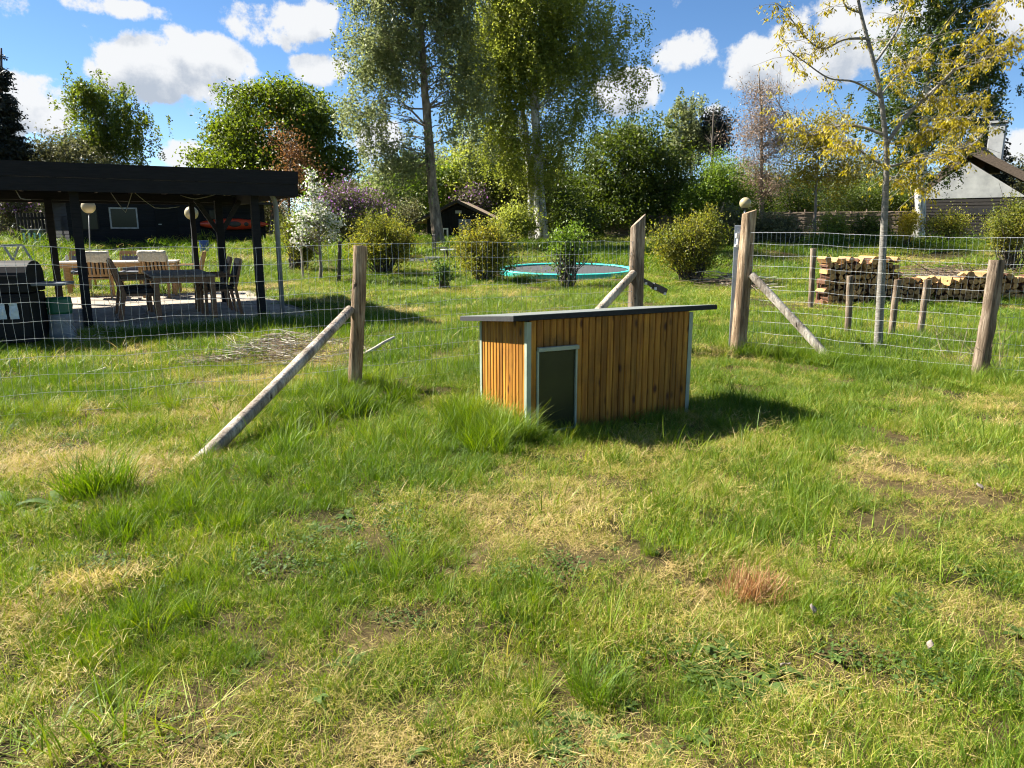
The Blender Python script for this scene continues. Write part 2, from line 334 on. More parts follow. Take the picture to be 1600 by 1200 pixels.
# ------------------------------------------------------------------ mesh helpers
class MB:
    def __init__(s): s.v = []; s.f = []; s.mi = []; s.cur = 0
    def add(s, vs, fs):
        o = len(s.v); s.v += [tuple(v) for v in vs]; s.f += [tuple(i + o for i in f) for f in fs]; s.mi += [s.cur] * len(fs); return s
    def box(s, c, size, rz=0, mat=None, taper=1.0):
        hx, hy, hz = size[0] / 2, size[1] / 2, size[2] / 2
        vs = []
        for z, k in ((-hz, 1), (hz, taper)):
            for x, y in ((-hx, -hy), (hx, -hy), (hx, hy), (-hx, hy)): vs.append(Vector((x * k, y * k, z)))
        q = mat if mat is not None else Matrix.Rotation(rz, 3, 'Z')
        vs = [q @ v + Vector(c) for v in vs]
        return s.add(vs, [(0, 3, 2, 1), (4, 5, 6, 7), (0, 1, 5, 4), (1, 2, 6, 5), (2, 3, 7, 6), (3, 0, 4, 7)])
    def bar(s, a, b, w, h=None, up=Vector((0, 0, 1))):
        a = Vector(a); b = Vector(b); h = h or w; d = (b - a); l = d.length; d.normalize()
        if abs(d.dot(up)) > .98: up = Vector((0, 1, 0))
        x = d.cross(up).normalized(); z = x.cross(d)
        q = Matrix((x, d, z)).transposed()
        return s.box((a + b) / 2, (w, l, h), mat=q)
    def tube(s, pts, rad, n=8, caps=True, jit=0, ellipse=None):
        pts = [Vector(p) for p in pts]; m = len(pts)
        if not hasattr(rad, '__len__'): rad = [rad] * m
        ref = Vector((0, 0, 1)); d0 = (pts[1] - pts[0]).normalized()
        if abs(d0.z) > .8: ref = Vector((1, 0, 0))
        vs = []; fs = []
        for i, p in enumerate(pts):
            d = (pts[min(i + 1, m - 1)] - pts[max(i - 1, 0)]).normalized()
            x = d.cross(ref).normalized(); y = d.cross(x).normalized()
            for k in range(n):
                a = 2 * math.pi * k / n; r = rad[i] * (1 + (random.uniform(-jit, jit) if jit else 0))
                vs.append(p + x * (math.cos(a) * r) + y * (math.sin(a) * r))
        for i in range(m - 1):
            for k in range(n):
                k2 = (k + 1) % n; fs.append((i * n + k, i * n + k2, (i + 1) * n + k2, (i + 1) * n + k))
        if caps and n > 2:
            fs.append(tuple(range(n - 1, -1, -1))); fs.append(tuple((m - 1) * n + k for k in range(n)))
        return s.add(vs, fs)
    def sphere(s, c, r, nu=16, nv=10, sc=(1, 1, 1)):
        vs = []; fs = []
        for j in range(nv + 1):
            t = math.pi * j / nv
            for i in range(nu):
                a = 2 * math.pi * i / nu
                vs.append((c[0] + r * sc[0] * math.sin(t) * math.cos(a), c[1] + r * sc[1] * math.sin(t) * math.sin(a), c[2] + r * sc[2] * math.cos(t)))
        for j in range(nv):
            for i in range(nu):
                i2 = (i + 1) % nu; fs.append((j * nu + i, (j + 1) * nu + i, (j + 1) * nu + i2, j * nu + i2))
        return s.add(vs, fs)
    def mesh(s, name, mats, smooth=False):
        me = bpy.data.meshes.new(name); me.from_pydata(s.v, [], s.f)
        if not isinstance(mats, (list, tuple)): mats = [mats]
        for m in mats: me.materials.append(M[m])
        if len(mats) > 1: me.polygons.foreach_set('material_index', s.mi)
        if smooth: me.polygons.foreach_set('use_smooth', [True] * len(me.polygons))
        me.update(); return me
    def build(s, name, mats, parent=None, smooth=False, bevel=0, loc=None):
        o = obj(name, s.mesh(name, mats, smooth), parent)
        if loc is not None: o.location = loc
        if bevel:
            b = o.modifiers.new('bevel', 'BEVEL'); b.width = bevel; b.segments = 2; b.limit_method = 'ANGLE'
        return o
def obj(name, me, parent=None):
    o = bpy.data.objects.new(name, me); COL.objects.link(o)
    if parent: o.parent = parent
    return o
def tag(o, label=None, cat=None, group=None, kind=None):
    if label: o['label'] = label
    if cat: o['category'] = cat
    if group: o['group'] = group
    if kind: o['kind'] = kind
    return o
def thing(name, label, cat, loc=(0, 0, 0), rz=0, group=None):
    o = bpy.data.objects.new(name, None); COL.objects.link(o); o.empty_display_size = .1
    o.location = loc; o.rotation_euler = (0, 0, rz); return tag(o, label, cat, group)
def np_mesh(name, co, quads, mat, smooth=False):
    me = bpy.data.meshes.new(name); nv = len(co); nf, k = quads.shape
    me.vertices.add(nv); me.vertices.foreach_set('co', np.ascontiguousarray(co, dtype=np.float32).ravel())
    me.loops.add(nf * k); me.loops.foreach_set('vertex_index', np.ascontiguousarray(quads, dtype=np.int32).ravel())
    me.polygons.add(nf); me.polygons.foreach_set('loop_start', np.arange(0, nf * k, k, dtype=np.int32))
    try: me.polygons.foreach_set('loop_total', np.full(nf, k, dtype=np.int32))
    except Exception: pass
    me.materials.append(M[mat]); me.update(calc_edges=True); me.validate()
    if smooth: me.polygons.foreach_set('use_smooth', np.ones(nf, dtype=bool))
    return me

# ------------------------------------------------------------------ ground
def make_ground():
    ys = np.concatenate([np.arange(-14, 0, .7), np.arange(0, 15, .12), np.arange(15, 46, .6), 46 * 1.13 ** np.arange(0, 30)])
    xp = np.concatenate([np.arange(0, 12, .14), np.arange(12, 40, .9), 40 * 1.16 ** np.arange(0, 26)])
    xs = np.concatenate([-xp[:0:-1], xp])
    X, Y = np.meshgrid(xs, ys); Z = terr(X, Y)
    co = np.stack([X, Y, Z], -1).reshape(-1, 3); w = len(xs); h = len(ys)
    i = np.arange(h - 1)[:, None] * w + np.arange(w - 1)[None]; i = i.ravel()
    o = obj('ground', np_mesh('ground', co, np.stack([i, i + 1, i + w + 1, i + w], 1), 'soil', True))
    tag(o, kind='structure')
make_ground()

# pergola frame of reference: origin at the near left post
PA = Vector((.853, .522, 0)); PB = Vector((-.522, .853, 0))
P1 = G(140, 516); P2 = G(410, 500); P1.z = P2.z = 0
PA = (P2 - P1).normalized(); PB = Vector((-PA.y, PA.x, 0)); PW = (P2 - P1).length
PRZ = math.atan2(PA.y, PA.x)
def pg(a, b, z=0.0): p = P1 + PA * a + PB * b; p.z = z; return p
def to_pg(x, y): d = Vector((x, y, 0)) - P1; return d.dot(PA), d.dot(PB)
PAT = (-4.6, PW + 1.0, -.55, 6.3)     # patio extents in that frame
PZ = .045                              # top of the paving
def make_patio():
    a0, a1, b0, b1 = PAT
    bed = MB()
    bed.box(((a0 + a1) / 2, (b0 + b1) / 2, -.10), (a1 - a0, b1 - b0, .26))
    o = bed.build('patio', 'patio_bed'); o.location = P1; o.rotation_euler = (0, 0, PRZ); tag(o, kind='structure')
    me = None; sz = .5; na = int((a1 - a0) / sz); nb = int((b1 - b0) / sz)
    m = MB(); m.box((0, 0, 0), (sz - .012, sz - .012, .04)); me = m.mesh('paving_slab', 'slab')
    for i in range(na):
        for j in range(nb):
            s = obj('paving_slab', me, o)
            s.location = (a0 + (i + .5) * sz + .03, b0 + (j + .5) * sz + .03, PZ - .02 + random.uniform(-.004, .004)); s.rotation_euler = (random.uniform(-.006, .006), random.uniform(-.006, .006), random.choice((0, 1, 2, 3)) * math.pi / 2)
make_patio()

# ------------------------------------------------------------------ dog house
DH = None
def make_doghouse():
    global DH
    al = R(26.3); W, Lg = .825, 1.485; base = G(823, 687)
    DH = (Vector((base.x, base.y, 0)), al, W, Lg)
    t = thing('dog_house', 'orange stained wooden dog house with flat black roof and dark door flap', 'dog house', (base.x, base.y, base.z - .03), al)
    zf, zb = .905, .82                      # wall height front and back
    def ht(y): return zf + (zb - zf) * y / W
    core = MB(); i = .02
    vs = [(i, i, 0), (Lg - i, i, 0), (Lg - i, W - i, 0), (i, W - i, 0), (i, i, ht(i)), (Lg - i, i, ht(i)), (Lg - i, W - i, ht(W - i)), (i, W - i, ht(W - i))]
    core.add(vs, [(0, 3, 2, 1), (4, 5, 6, 7), (0, 1, 5, 4), (1, 2, 6, 5), (2, 3, 7, 6), (3, 0, 4, 7)])
    core.build('wall_core', 'timber_dark', t)
    bw = .0540; dl, dr, db, dt = .082, .412, .075, .672      # door opening
    def board(x, y, z0, z1, face, w=bw):
        m = MB(); th = .018
        g = .0045
        hx = (w - g) / 2; ch = .006
        prof = [(-hx, 0), (-hx, -th + ch), (-hx + ch, -th), (hx - ch, -th), (hx, -th + ch), (hx, 0)]
        vs = [(a, b, z) for z in (0, z1 - z0) for a, b in prof]; n = 6
        fs = [tuple((k, (k + 1) % n, n + (k + 1) % n, n + k)) for k in range(n)] + [tuple(range(n - 1, -1, -1)), tuple(range(n, 2 * n))]
        m.add(vs, fs); o = m.build('board', 'board', t)
        o.location = (x, y, z0); o.rotation_euler = (0, 0, {'f': 0, 'l': -math.pi / 2, 'r': math.pi / 2, 'b': math.pi}[face])
    n = int((Lg - .05) / bw); w = (Lg - .05) / n
    for k in range(n):
        x = .025 + (k + .5) * w
        if dl - .02 < x < dr + .02:
            board(x, i, dt, ht(0) - .004, 'f', w); board(x, i, .02, db, 'f', w)
        else: board(x, i, .02 + random.uniform(-.004, .004), ht(0) - .004, 'f', w)
        board(x, W - i, .02, ht(W) - .004, 'b', w)
    n = int((W - .05) / bw); w = (W - .05) / n
    for k in range(n):
        y = .025 + (k + .5) * w
        board(i, y, .02, ht(y) - .008, 'l', w); board(Lg - i, y, .02, ht(y) - .008, 'r', w)
    for (x, y, sx, sy) in ((0, 0, 1, 1), (Lg, 0, -1, 1), (0, W, 1, -1), (Lg, W, -1, -1)):
        m = MB(); h = ht(y) - .012
        m.box((x + sx * .013, y - sy * .003, h / 2), (.036, .004, h)); m.box((x - sx * .003, y + sy * .015, h / 2), (.004, .036, h))
        m.build('corner_trim', 'trim_metal', t)
    # door
    m = MB(); m.box(((dl + dr) / 2, .012, (db + dt) / 2), (dr - dl - .012, .012, dt - db - .012)); m.build('door_flap', 'flap', t)
    fr = []
    for nm, c, s in (('door_frame', ((dl + .003), -.004, (db + dt) / 2), (.014, .02, dt - db + .02)), ('door_frame', ((dr - .003), -.004, (db + dt) / 2), (.014, .02, dt - db + .02)),
                     ('door_frame', ((dl + dr) / 2, -.004, db - .003), (dr - dl + .006, .022, .016)), ('door_head', ((dl + dr) / 2 + .004, -.012, dt + .018), (dr - dl + .008, .036, .03))):
        q = MB(); q.box(c, s); q.build(nm, 'trim_metal', t, bevel=.002)
    # roof
    o1, o2, f0, b0 = .125, .225, .03, .125
    m = MB(); th = .034
    y0, y1 = -f0, W + b0
    vs = [(-o1, y0, ht(y0)), (Lg + o2, y0, ht(y0)), (Lg + o2, y1, ht(y1)), (-o1, y1, ht(y1))]
    vs = vs + [(a, b, c + th) for a, b, c in vs]
    m.add(vs, [(0, 3, 2, 1), (4, 5, 6, 7), (0, 1, 5, 4), (1, 2, 6, 5), (2, 3, 7, 6), (3, 0, 4, 7)])
    r = m.build('roof', 'roof_felt', t)
    m = MB(); k = .006
    vs = [(-o1 + .002, y0 + .004, ht(y0)), (Lg + o2 - .004, y0 + .004, ht(y0)), (Lg + o2 - .004, y1 - .004, ht(y1)), (-o1 + .002, y1 - .004, ht(y1))]
    vs = [(a, b, c + th + .001) for a, b, c in vs] + [(a, b, c + th + .005) for a, b, c in vs]
    m.add(vs, [(0, 3, 2, 1), (4, 5, 6, 7), (0, 1, 5, 4), (1, 2, 6, 5), (2, 3, 7, 6), (3, 0, 4, 7)])
    m.build('roofing_felt', 'felt_top', r)
make_doghouse()

# ------------------------------------------------------------------ fences
def wobbly(a, b, n, amp):
    a = Vector(a); b = Vector(b); o = []
    for i in range(n + 1):
        t = i / n; p = a.lerp(b, t)
        if 0 < i < n: p = p + Vector((random.uniform(-amp, amp), random.uniform(-amp, amp), random.uniform(-amp, amp)))
        o.append(p)
    return o
def netting(t, base, pts, zs, step, name_suffix=''):
    """pts: ground polyline of the fence (xy), zs: heights of the line wires at each polyline point"""
    hw = MB(); sw = MB()
    pts = [Vector((p[0], p[1], 0)) for p in pts]
    segs = []; tot = 0
    for a, b in zip(pts, pts[1:]): segs.append((tot, tot + (b - a).length, a, b)); tot += (b - a).length
    nl = len(zs[0])
    ph = [random.uniform(0, 6.28) for _ in range(nl)]
    def at(s, li):
        for k, (s0, s1, a, b) in enumerate(segs):
            if s <= s1 or k == len(segs) - 1:
                u = min(max((s - s0) / (s1 - s0), 0), 1); p = a.lerp(b, u)
                z = zs[k][li] * (1 - u) + zs[k + 1][li] * u
                sag = .006 * math.sin(s * 2.1 + ph[li]) + .003 * math.sin(s * 9 + ph[li] * 2)
                nrm = Vector((-(b - a).y, (b - a).x, 0)).normalized()
                bow = .018 * math.sin(s * 1.7 + li * .4) 
                q = p + nrm * bow; q.z = tz(p.x, p.y) + z + sag * (1 if li < nl - 1 else .4); return q
    ns = int(tot / step)
    for li in range(nl):
        r = .0020 if li in (0, nl - 1) else .0016
        hw.tube([at(s, li) - base for s in np.linspace(0, tot, int(tot / .06))], r, 4, False)
    for i in range(ns + 1):
        s = i * step; ss = s; pp = []
        for li in range(nl):
            ss = s + random.uniform(-.006, .006); q = at(min(ss, tot), li) - base; pp.append(q)
            if 0 < li: hw.box(q, (.0065, .0065, .0065), random.random())
        sw.tube(pp, .0013, 3, False)
    hw.build('line_wires', 'wire', t); sw.build('stay_wires', 'wire', t)
def round_post(t, base, foot, top, r0, r1, mat, slant=None, name='post', jit=.04, n=14, label=None):
    foot = Vector(foot); top = Vector(top); pts = []; rr = []
    k = 10; bx, by = random.uniform(-1, 1), random.uniform(-1, 1)
    for i in range(k + 1):
        u = i / k; p = foot.lerp(top, u) + Vector((bx, by, 0)) * (.012 * math.sin(u * math.pi)); pts.append(p - base); rr.append((r0 + (r1 - r0) * u) * random.uniform(.97, 1.03))
    m = MB(); m.tube(pts, rr, n, True, jit)
    if slant:
        for i in range(k * n, (k + 1) * n):
            v = Vector(m.v[i]); c = pts[-1]; d = v - c; v.z += d.x * slant; m.v[i] = tuple(v)
    else:
        # small chamfer ring so that the cut end reads
        c = pts[-1]
    o = m.build(name, mat, t, True)
    es = o.modifiers.new('edge', 'EDGE_SPLIT'); es.split_angle = R(50)
    if label: o['label'] = label
    return o
FENCE_LINES = []
def make_fences():
    LP = G(552, 606); MPt = GX(992, 9.05); RP = G(1152, 553); RP2 = G(1526, 597)
    # --- left fence: out of frame - corner post - gate post
    far = LP + (Vector((P(0, 660, 5.7).x, 5.7, 0)) - Vector((LP.x, LP.y, 0))) * 1.9
    t = thing('wire_fence', 'wire mesh fence from the left edge past the braced corner post to the gate opening', 'fence', (LP.x, LP.y, LP.z))
    b = Vector(t.location)
    zl = [.10, .23, .365, .50, .635, .77, .905, 1.04, 1.175, 1.31, 1.375]
    zl = [.05 + 1.32 * i / 9 for i in range(10)]
    netting(t, b, [far, (LP.x, LP.y), (MPt.x, MPt.y)], [zl, zl, zl], .064)
    top = P(563, 384, LP.y + .02)
    round_post(t, b, LP - Vector((0, 0, .15)), top, .068, .063, 'post_brown')
    foot = G(318, 716); att = P(547, 484, LP.y - .03)
    d = (att - foot).normalized()
    round_post(t, b, foot - d * .12, att, .055, .044, 'post_grey', name='brace_pole', label='pale bare diagonal brace pole leaning on the left post')
    round_post(t, b, MPt - Vector((0, 0, .15)), P(997, 345, MPt.y), .096, .088, 'post_weathered', slant=.95)
    dirr = (Vector((LP.x, LP.y, 0)) - Vector((MPt.x, MPt.y, 0))).normalized()
    f2 = Vector((MPt.x, MPt.y, 0)) + dirr * 1.35; f2.z = tz(f2.x, f2.y)
    a2 = P(991, 426, MPt.y - .05)
    round_post(t, b, f2 - Vector((0, 0, .05)), a2, .058, .05, 'post_grey', name='brace_pole')
    # gate catch on the far side of the gate post
    q0 = P(1003, 437, MPt.y + .12); q1 = P(1040, 457, MPt.y + .3)
    m = MB(); m.bar(q0 - b, q1 - b, .03, .05); m.bar(q0.lerp(q1, .45) - b, q1 - b + Vector((0, 0, .01)), .05, .075)
    gc = m.build('gate_catch', 'iron', t)
    for u in (.15, .55, .95): m = MB(); m.box(q0.lerp(q1, u) - b + Vector((0, -.03, -.02)), (.03, .02, .03)); m.build('bolt', 'white_paint', gc)
    # --- right fence
    far2 = RP2 + (RP2 - RP) * 1.1
    t2 = thing('wire_fence', 'wire mesh fence between the tall right gate post and the crooked post', 'fence', (RP.x, RP.y, RP.z))
    b2 = Vector(t2.location)
    zr = [.02 + 1.45 * i / 11 for i in range(12)]; zr2 = [.02 + 1.42 * i / 11 for i in range(12)]
    netting(t2, b2, [(RP.x + .05, RP.y - .04), (RP2.x, RP2.y + .08), (far2.x, far2.y)], [zr, zr2, zr2], .053)
    round_post(t2, b2, RP - Vector((0, 0, .15)), P(1171, 331, RP.y + .03), .098, .084, 'post_brown', slant=.35)
    rr = G(1302, 569); at2 = P(1174, 429, RP.y - .06); d = (at2 - rr).normalized()
    round_post(t2, b2, rr - d * .12, at2, .05, .046, 'post_grey', name='brace_pole', label='pale peeled diagonal brace pole')
    round_post(t2, b2, RP2 - Vector((0, 0, .12)), P(1558, 406, RP2.y), .075, .068, 'post_weathered', jit=.09)
    round_post(t2, b2, Vector((far2.x, far2.y, tz(far2.x, far2.y) - .12)), Vector((far2.x, far2.y, 1.4)), .07, .065, 'post_weathered')
    # galvanised gate hung open on the right post: only its edge shows
    ga = P(1143, 556, RP.y + .10); gb = P(1154, 352, RP.y + .12)
    hd = (RP - MPt); hd.z = 0; hd.normalize(); gd = Vector((.30, 1, 0)).normalized()
    t3 = thing('metal_gate', 'narrow grey galvanised gate standing open edge-on behind the tall right post', 'gate', (ga.x, ga.y, tz(ga.x, ga.y) + .02))
    b3 = Vector(t3.location); lean = (gb - ga); lean.z = 0
    H = gb.z - b3.z; gw = 1.05
    def gp(u, z): return gd * u + lean * (z / H) + Vector((0, 0, z))
    m = MB(); m.bar(gp(0, .0), gp(0, H), .085, .05, up=gd); m.build('stile', 'galv', t3, bevel=.004)
    m = MB(); m.bar(gp(gw, .0), gp(gw, H), .05, .05, up=gd); m.build('stile', 'galv', t3, bevel=.004)
    for z in (.06, H - .03): m = MB(); m.bar(gp(0, z), gp(gw, z), .04, .04); m.build('rail', 'galv', t3)
    m = MB()
    for k in range(1, 14): m.tube([gp(gw * k / 14, .08), gp(gw * k / 14, H - .05)], .0025, 4, False)
    for k in range(1, 13): m.tube([gp(0, .08 + (H - .13) * k / 13), gp(gw, .08 + (H - .13) * k / 13)], .0025, 4, False)
    m.build('gate_mesh', 'wire', t3)
    m = MB(); m.box(gp(-.05, H - .12), (.05, .03, .05)); m.box(gp(-.05, H - .24), (.06, .03, .025)); m.box(gp(-.05, H - .19), (.018, .03, .14)); m.build('latch', 'white_paint', t3)
    FENCE_LINES.extend([(far, LP), (LP, MPt), (RP, RP2), (RP2, far2)])
    return LP, MPt, RP, RP2, foot, rr
LP, MPT, RP, RP2, BRF, BRF2 = make_fences()

# ------------------------------------------------------------------ pergola and what is under it
PH0, PH1 = 2.05, 2.45
def make_pergola():
    t = thing('pergola', 'long black timber pergola with flat roof over the paved terrace', 'pergola', (P1.x, P1.y, 0), PRZ)
    a0, a1, b0, b1 = -4.9, PW + .62, -.32, 5.0
    def post(a, b, s=.125):
        m = MB(); m.box((a, b, (PH0 + .04) / 2 + .02), (s, s, PH0)); m.build('post', 'black_wood', t, bevel=.006)
    post(0, 0); post(PW, 0)
    q = G(353, 475); pa, pb = to_pg(q.x, q.y); post(pa, pb, .14)
    q = GX(312, 16.4); ra, rb = to_pg(q.x, q.y); post(ra, rb, .10)
    q = G(95, 478); la, lb = to_pg(q.x, q.y); post(la, lb, .13)
    post(-4.4, 0); post(-4.4, 4.6)
    # beams and rafters
    for b in (0, 4.6):
        m = MB(); m.box(((a0 + a1) / 2, b, PH0 + .115), (a1 - a0 - .3, .10, .15)); m.build('beam', 'black_wood', t, bevel=.004)
    for k in range(13):
        a = a0 + .25 + (a1 - a0 - .5) * k / 12
        m = MB(); m.box((a, (b0 + b1) / 2, PH0 + .262), (.05, b1 - b0 - .10, .14)); m.build('rafter', 'timber_dark', t)
    m = MB(); m.box(((a0 + a1) / 2, (b0 + b1) / 2, PH1 - .10), (a1 - a0 - .07, b1 - b0 - .07, .022)); m.build('roof_sheet', 'roof_felt', t)
    for z0, z1, off in ((PH0 + .0, PH0 + .19, 0), (PH0 + .195, PH1, .012)):
        for c, s in ((((a0 + a1) / 2, b0 - off, (z0 + z1) / 2), (a1 - a0 + .05 + 2 * off, .028, z1 - z0)), (((a0 + a1) / 2, b1 + off, (z0 + z1) / 2), (a1 - a0 + .05 + 2 * off, .028, z1 - z0)),
                     ((a0 - off, (b0 + b1) / 2, (z0 + z1) / 2), (.028, b1 - b0 - .03, z1 - z0)), ((a1 + off, (b0 + b1) / 2, (z0 + z1) / 2), (.028, b1 - b0 - .03, z1 - z0))):
            m = MB(); m.box(c, s); m.build('fascia_board', 'black_wood', t)
    # knee braces at the second right-hand post
    for s in (-1, 1):
        m = MB(); m.bar((pa + s * .02, pb, 1.45), (pa + s * .42, pb, PH0 + .05), .06, .09); m.build('knee_brace', 'timber_dark', t)
    m = MB(); m.box((pa - .05, (pb + 4.6) / 2, PH0 + .02), (.10, .12, .05)); 
    # downpipe
    q0 = G(442, 496); da, db = to_pg(q0.x, q0.y)
    m = MB(); m.tube([(da, db, 0), (da, db, 1.9), (da - .02, db - .02, 2.0), (da - .10, db - .12, 2.12)], .042, 12); m.build('downpipe', 'grey_pipe', t, True)
make_pergola()

def cable(pts, label):
    base = Vector(pts[0]); m = MB()
    pp = []
    for a, b in zip(pts, pts[1:]):
        a = Vector(a); b = Vector(b)
        for i in range(8):
            u = i / 8; p = a.lerp(b, u); p.z -= .03 * math.sin(u * math.pi) * (b - a).length; pp.append(p - base)
    pp.append(Vector(pts[-1]) - base)
    m.tube(pp, .007, 5); o = m.build('hanging_cable', 'rope'); o.location = base; tag(o, label, 'cable', 'cables under the pergola roof')
cable([P(125, 297, 12.2), P(172, 299, 12.6), P(196, 332, 12.6), P(207, 298, 12.8), P(242, 325, 13.2), P(280, 323, 13.6)], 'pale cable drooping in a V under the pergola roof in front of the shed window')
cable([P(24, 296, 10.9), P(32, 310, 10.9), P(48, 312, 11.1)], 'short loose cable end dangling under the pergola roof at far left')
cable([P(282, 305, 12.6), P(305, 311, 12.6), P(345, 301, 12.7), P(352, 306, 12.7)], 'short grey cable looped between the right pergola posts')

def globe_lamp(base, h, r, label, name='globe_lamp', lean=(0, 0)):
    t = thing(name, label, 'lamp', base, 0, 'globe garden lamps')
    m = MB(); m.tube([(0, 0, -.03), (lean[0] * .5, lean[1] * .5, h * .5), (lean[0], lean[1], h - r * .8)], .012, 8); m.build('pole', 'grey_pipe', t, True)
    m = MB(); m.tube([(lean[0], lean[1], h - r * 1.12), (lean[0], lean[1], h - r * .86)], [.035, .05], 10); m.build('socket', 'iron', t)
    m = MB(); m.sphere((lean[0], lean[1], h), r, 20, 14); m.build('globe', 'globe', t, True)
def lamp_at(px_base, px, py, Y, r_px, label, z0=None):
    g = GX(px_base, Y); top = P(px, py, Y)
    if z0 is not None: g.z = z0
    globe_lamp(g, top.z - g.z, r_px * Y / F_PX, label, lean=(top.x - g.x, 0))
lamp_at(143, 138, 323, 17.4, 10, 'cream globe lamp on a thin pole by the oak table under the pergola')
lamp_at(302, 299, 333, 18.6, 10, 'cream globe lamp half hidden by a rear pergola post near the kayak')
lamp_at(1157, 1164.5, 317.5, RP.y + .75, 8.6, 'cream globe lamp showing just above the tall right gate post')

def leg_box(t, x, y, h, s, mat, name='leg', z0=0, splay=(0, 0)):
    m = MB(); m.bar((x + splay[0], y + splay[1], z0), (x, y, h), s, s); return m.build(name, mat, t, bevel=.004)
def table(name, label, loc, rz, L, W, H, mat_top, mat_leg, leg=.08):
    t = thing(name, label, 'table', loc, rz)
    n = 6; w = W / n
    for i in range(n):
        m = MB(); m.box((0, -W / 2 + (i + .5) * w, H - .018), (L, w - .006, .036)); m.build('plank', mat_top, t, bevel=.003)
    m = MB()
    for s in (-1, 1):
        m.box((0, s * (W / 2 - .05), H - .085), (L - .14, .025, .09)); m.box((s * (L / 2 - .06), 0, H - .085), (.025, W - .14, .09))
    m.build('apron', mat_leg, t)
    for sx in (-1, 1):
        for sy in (-1, 1): leg_box(t, sx * (L / 2 - leg * .7), sy * (W / 2 - leg * .7), H - .04, leg, mat_leg)
    return t
def chair(label, loc, rz, frame, pad, group, arms=True, w=.56, d=.56, hb=.96, slats=True, name='garden_chair'):
    """seat faces +y in local space"""
    t = thing(name, label, 'chair', loc, rz, group)
    m = MB(); m.box((0, 0, .43), (w - .06, d - .04, .035)); m.build('seat', frame, t, bevel=.006)
    m = MB(); m.box((0, .01, .475), (w - .10, d - .08, .05)); m.build('cushion', pad, t, bevel=.015)
    for sx in (-1, 1):
        leg_box(t, sx * (w / 2 - .025), d / 2 - .03, .66 if arms else .44, .048, frame, 'leg', 0, (0, .02))
        m = MB(); m.bar((sx * (w / 2 - .025), -d / 2 - .05, 0), (sx * (w / 2 - .025), -d / 2 + .03, .46), .045, .05); m.bar((sx * (w / 2 - .025), -d / 2 + .03, .45), (sx * (w / 2 - .025), -d / 2 - .10, hb), .04, .045); m.build('leg', frame, t, bevel=.004)
        if arms:
            m = MB(); m.box((sx * (w / 2 - .025), -.02, .675), (.06, d + .04, .03)); m.build('armrest', frame, t, bevel=.006)
    q = Matrix.Rotation(R(-14), 3, 'X') @ Matrix.Identity(3)
    q = Matrix.Rotation(R(14), 3, 'X')
    m = MB()
    n = 6
    for k in range(n): m.box((-w / 2 + .09 + (w - .18) * k / (n - 1), -d / 2 - .035, .70), (.045, .018, hb - .50), mat=q)
    m.box((0, -d / 2 - .09, hb - .02), (w - .05, .028, .09), mat=q); m.box((0, -d / 2 + .02, .50), (w - .05, .025, .05), mat=q)
    m.build('backrest', frame, t)
    m = MB(); m.box((0, -d / 2 - .005, .68), (w - .12, .035, .36), mat=q); m.build('back_cushion', pad, t, bevel=.012)
    return t
def local(loc, rz, x, y, z):
    return Vector(loc) + Matrix.Rotation(rz, 3, 'Z') @ Vector((x, y, z))
def fleece(loc, rz, w, d, hb, label):
    """sheepskin folded over a chair's back"""
    o = MB(); nx, nz = 12, 14; vs = []; prof = []
    for j in range(nz + 1):
        u = j / nz
        if u < .45: prof.append((-.10, -.21 + .21 * u / .45))
        elif u < .6: a = (u - .45) / .15 * math.pi; prof.append((-.10 * math.cos(a), .06 * math.sin(a) + .0))
        else: prof.append((.075 + .10 * (u - .6), -.50 * (u - .6) / .4))
    for j, (dy, dz) in enumerate(prof):
        for i in range(nx + 1):
            v = i / nx - .5; ww = (w + .03) * (1 - .12 * math.sin(j * 1.3) ** 2)
            vs.append((v * ww + random.uniform(-.012, .012), -d / 2 - .10 + dy + random.uniform(-.012, .012) - dz * .27, hb + .03 + dz + random.uniform(-.012, .012)))
    fs = [(j * (nx + 1) + i, j * (nx + 1) + i + 1, (j + 1) * (nx + 1) + i + 1, (j + 1) * (nx + 1) + i) for j in range(nz) for i in range(nx)]
    o.add(vs, fs); ob = o.build('sheepskin', 'fleece', None, True); ob.location = loc; ob.rotation_euler = (0, 0, rz)
    s = ob.modifiers.new('solid', 'SOLIDIFY'); s.thickness = .06
    sb = ob.modifiers.new('sub', 'SUBSURF'); sb.levels = 1; sb.render_levels = 1
    tag(ob, label, 'sheepskin')
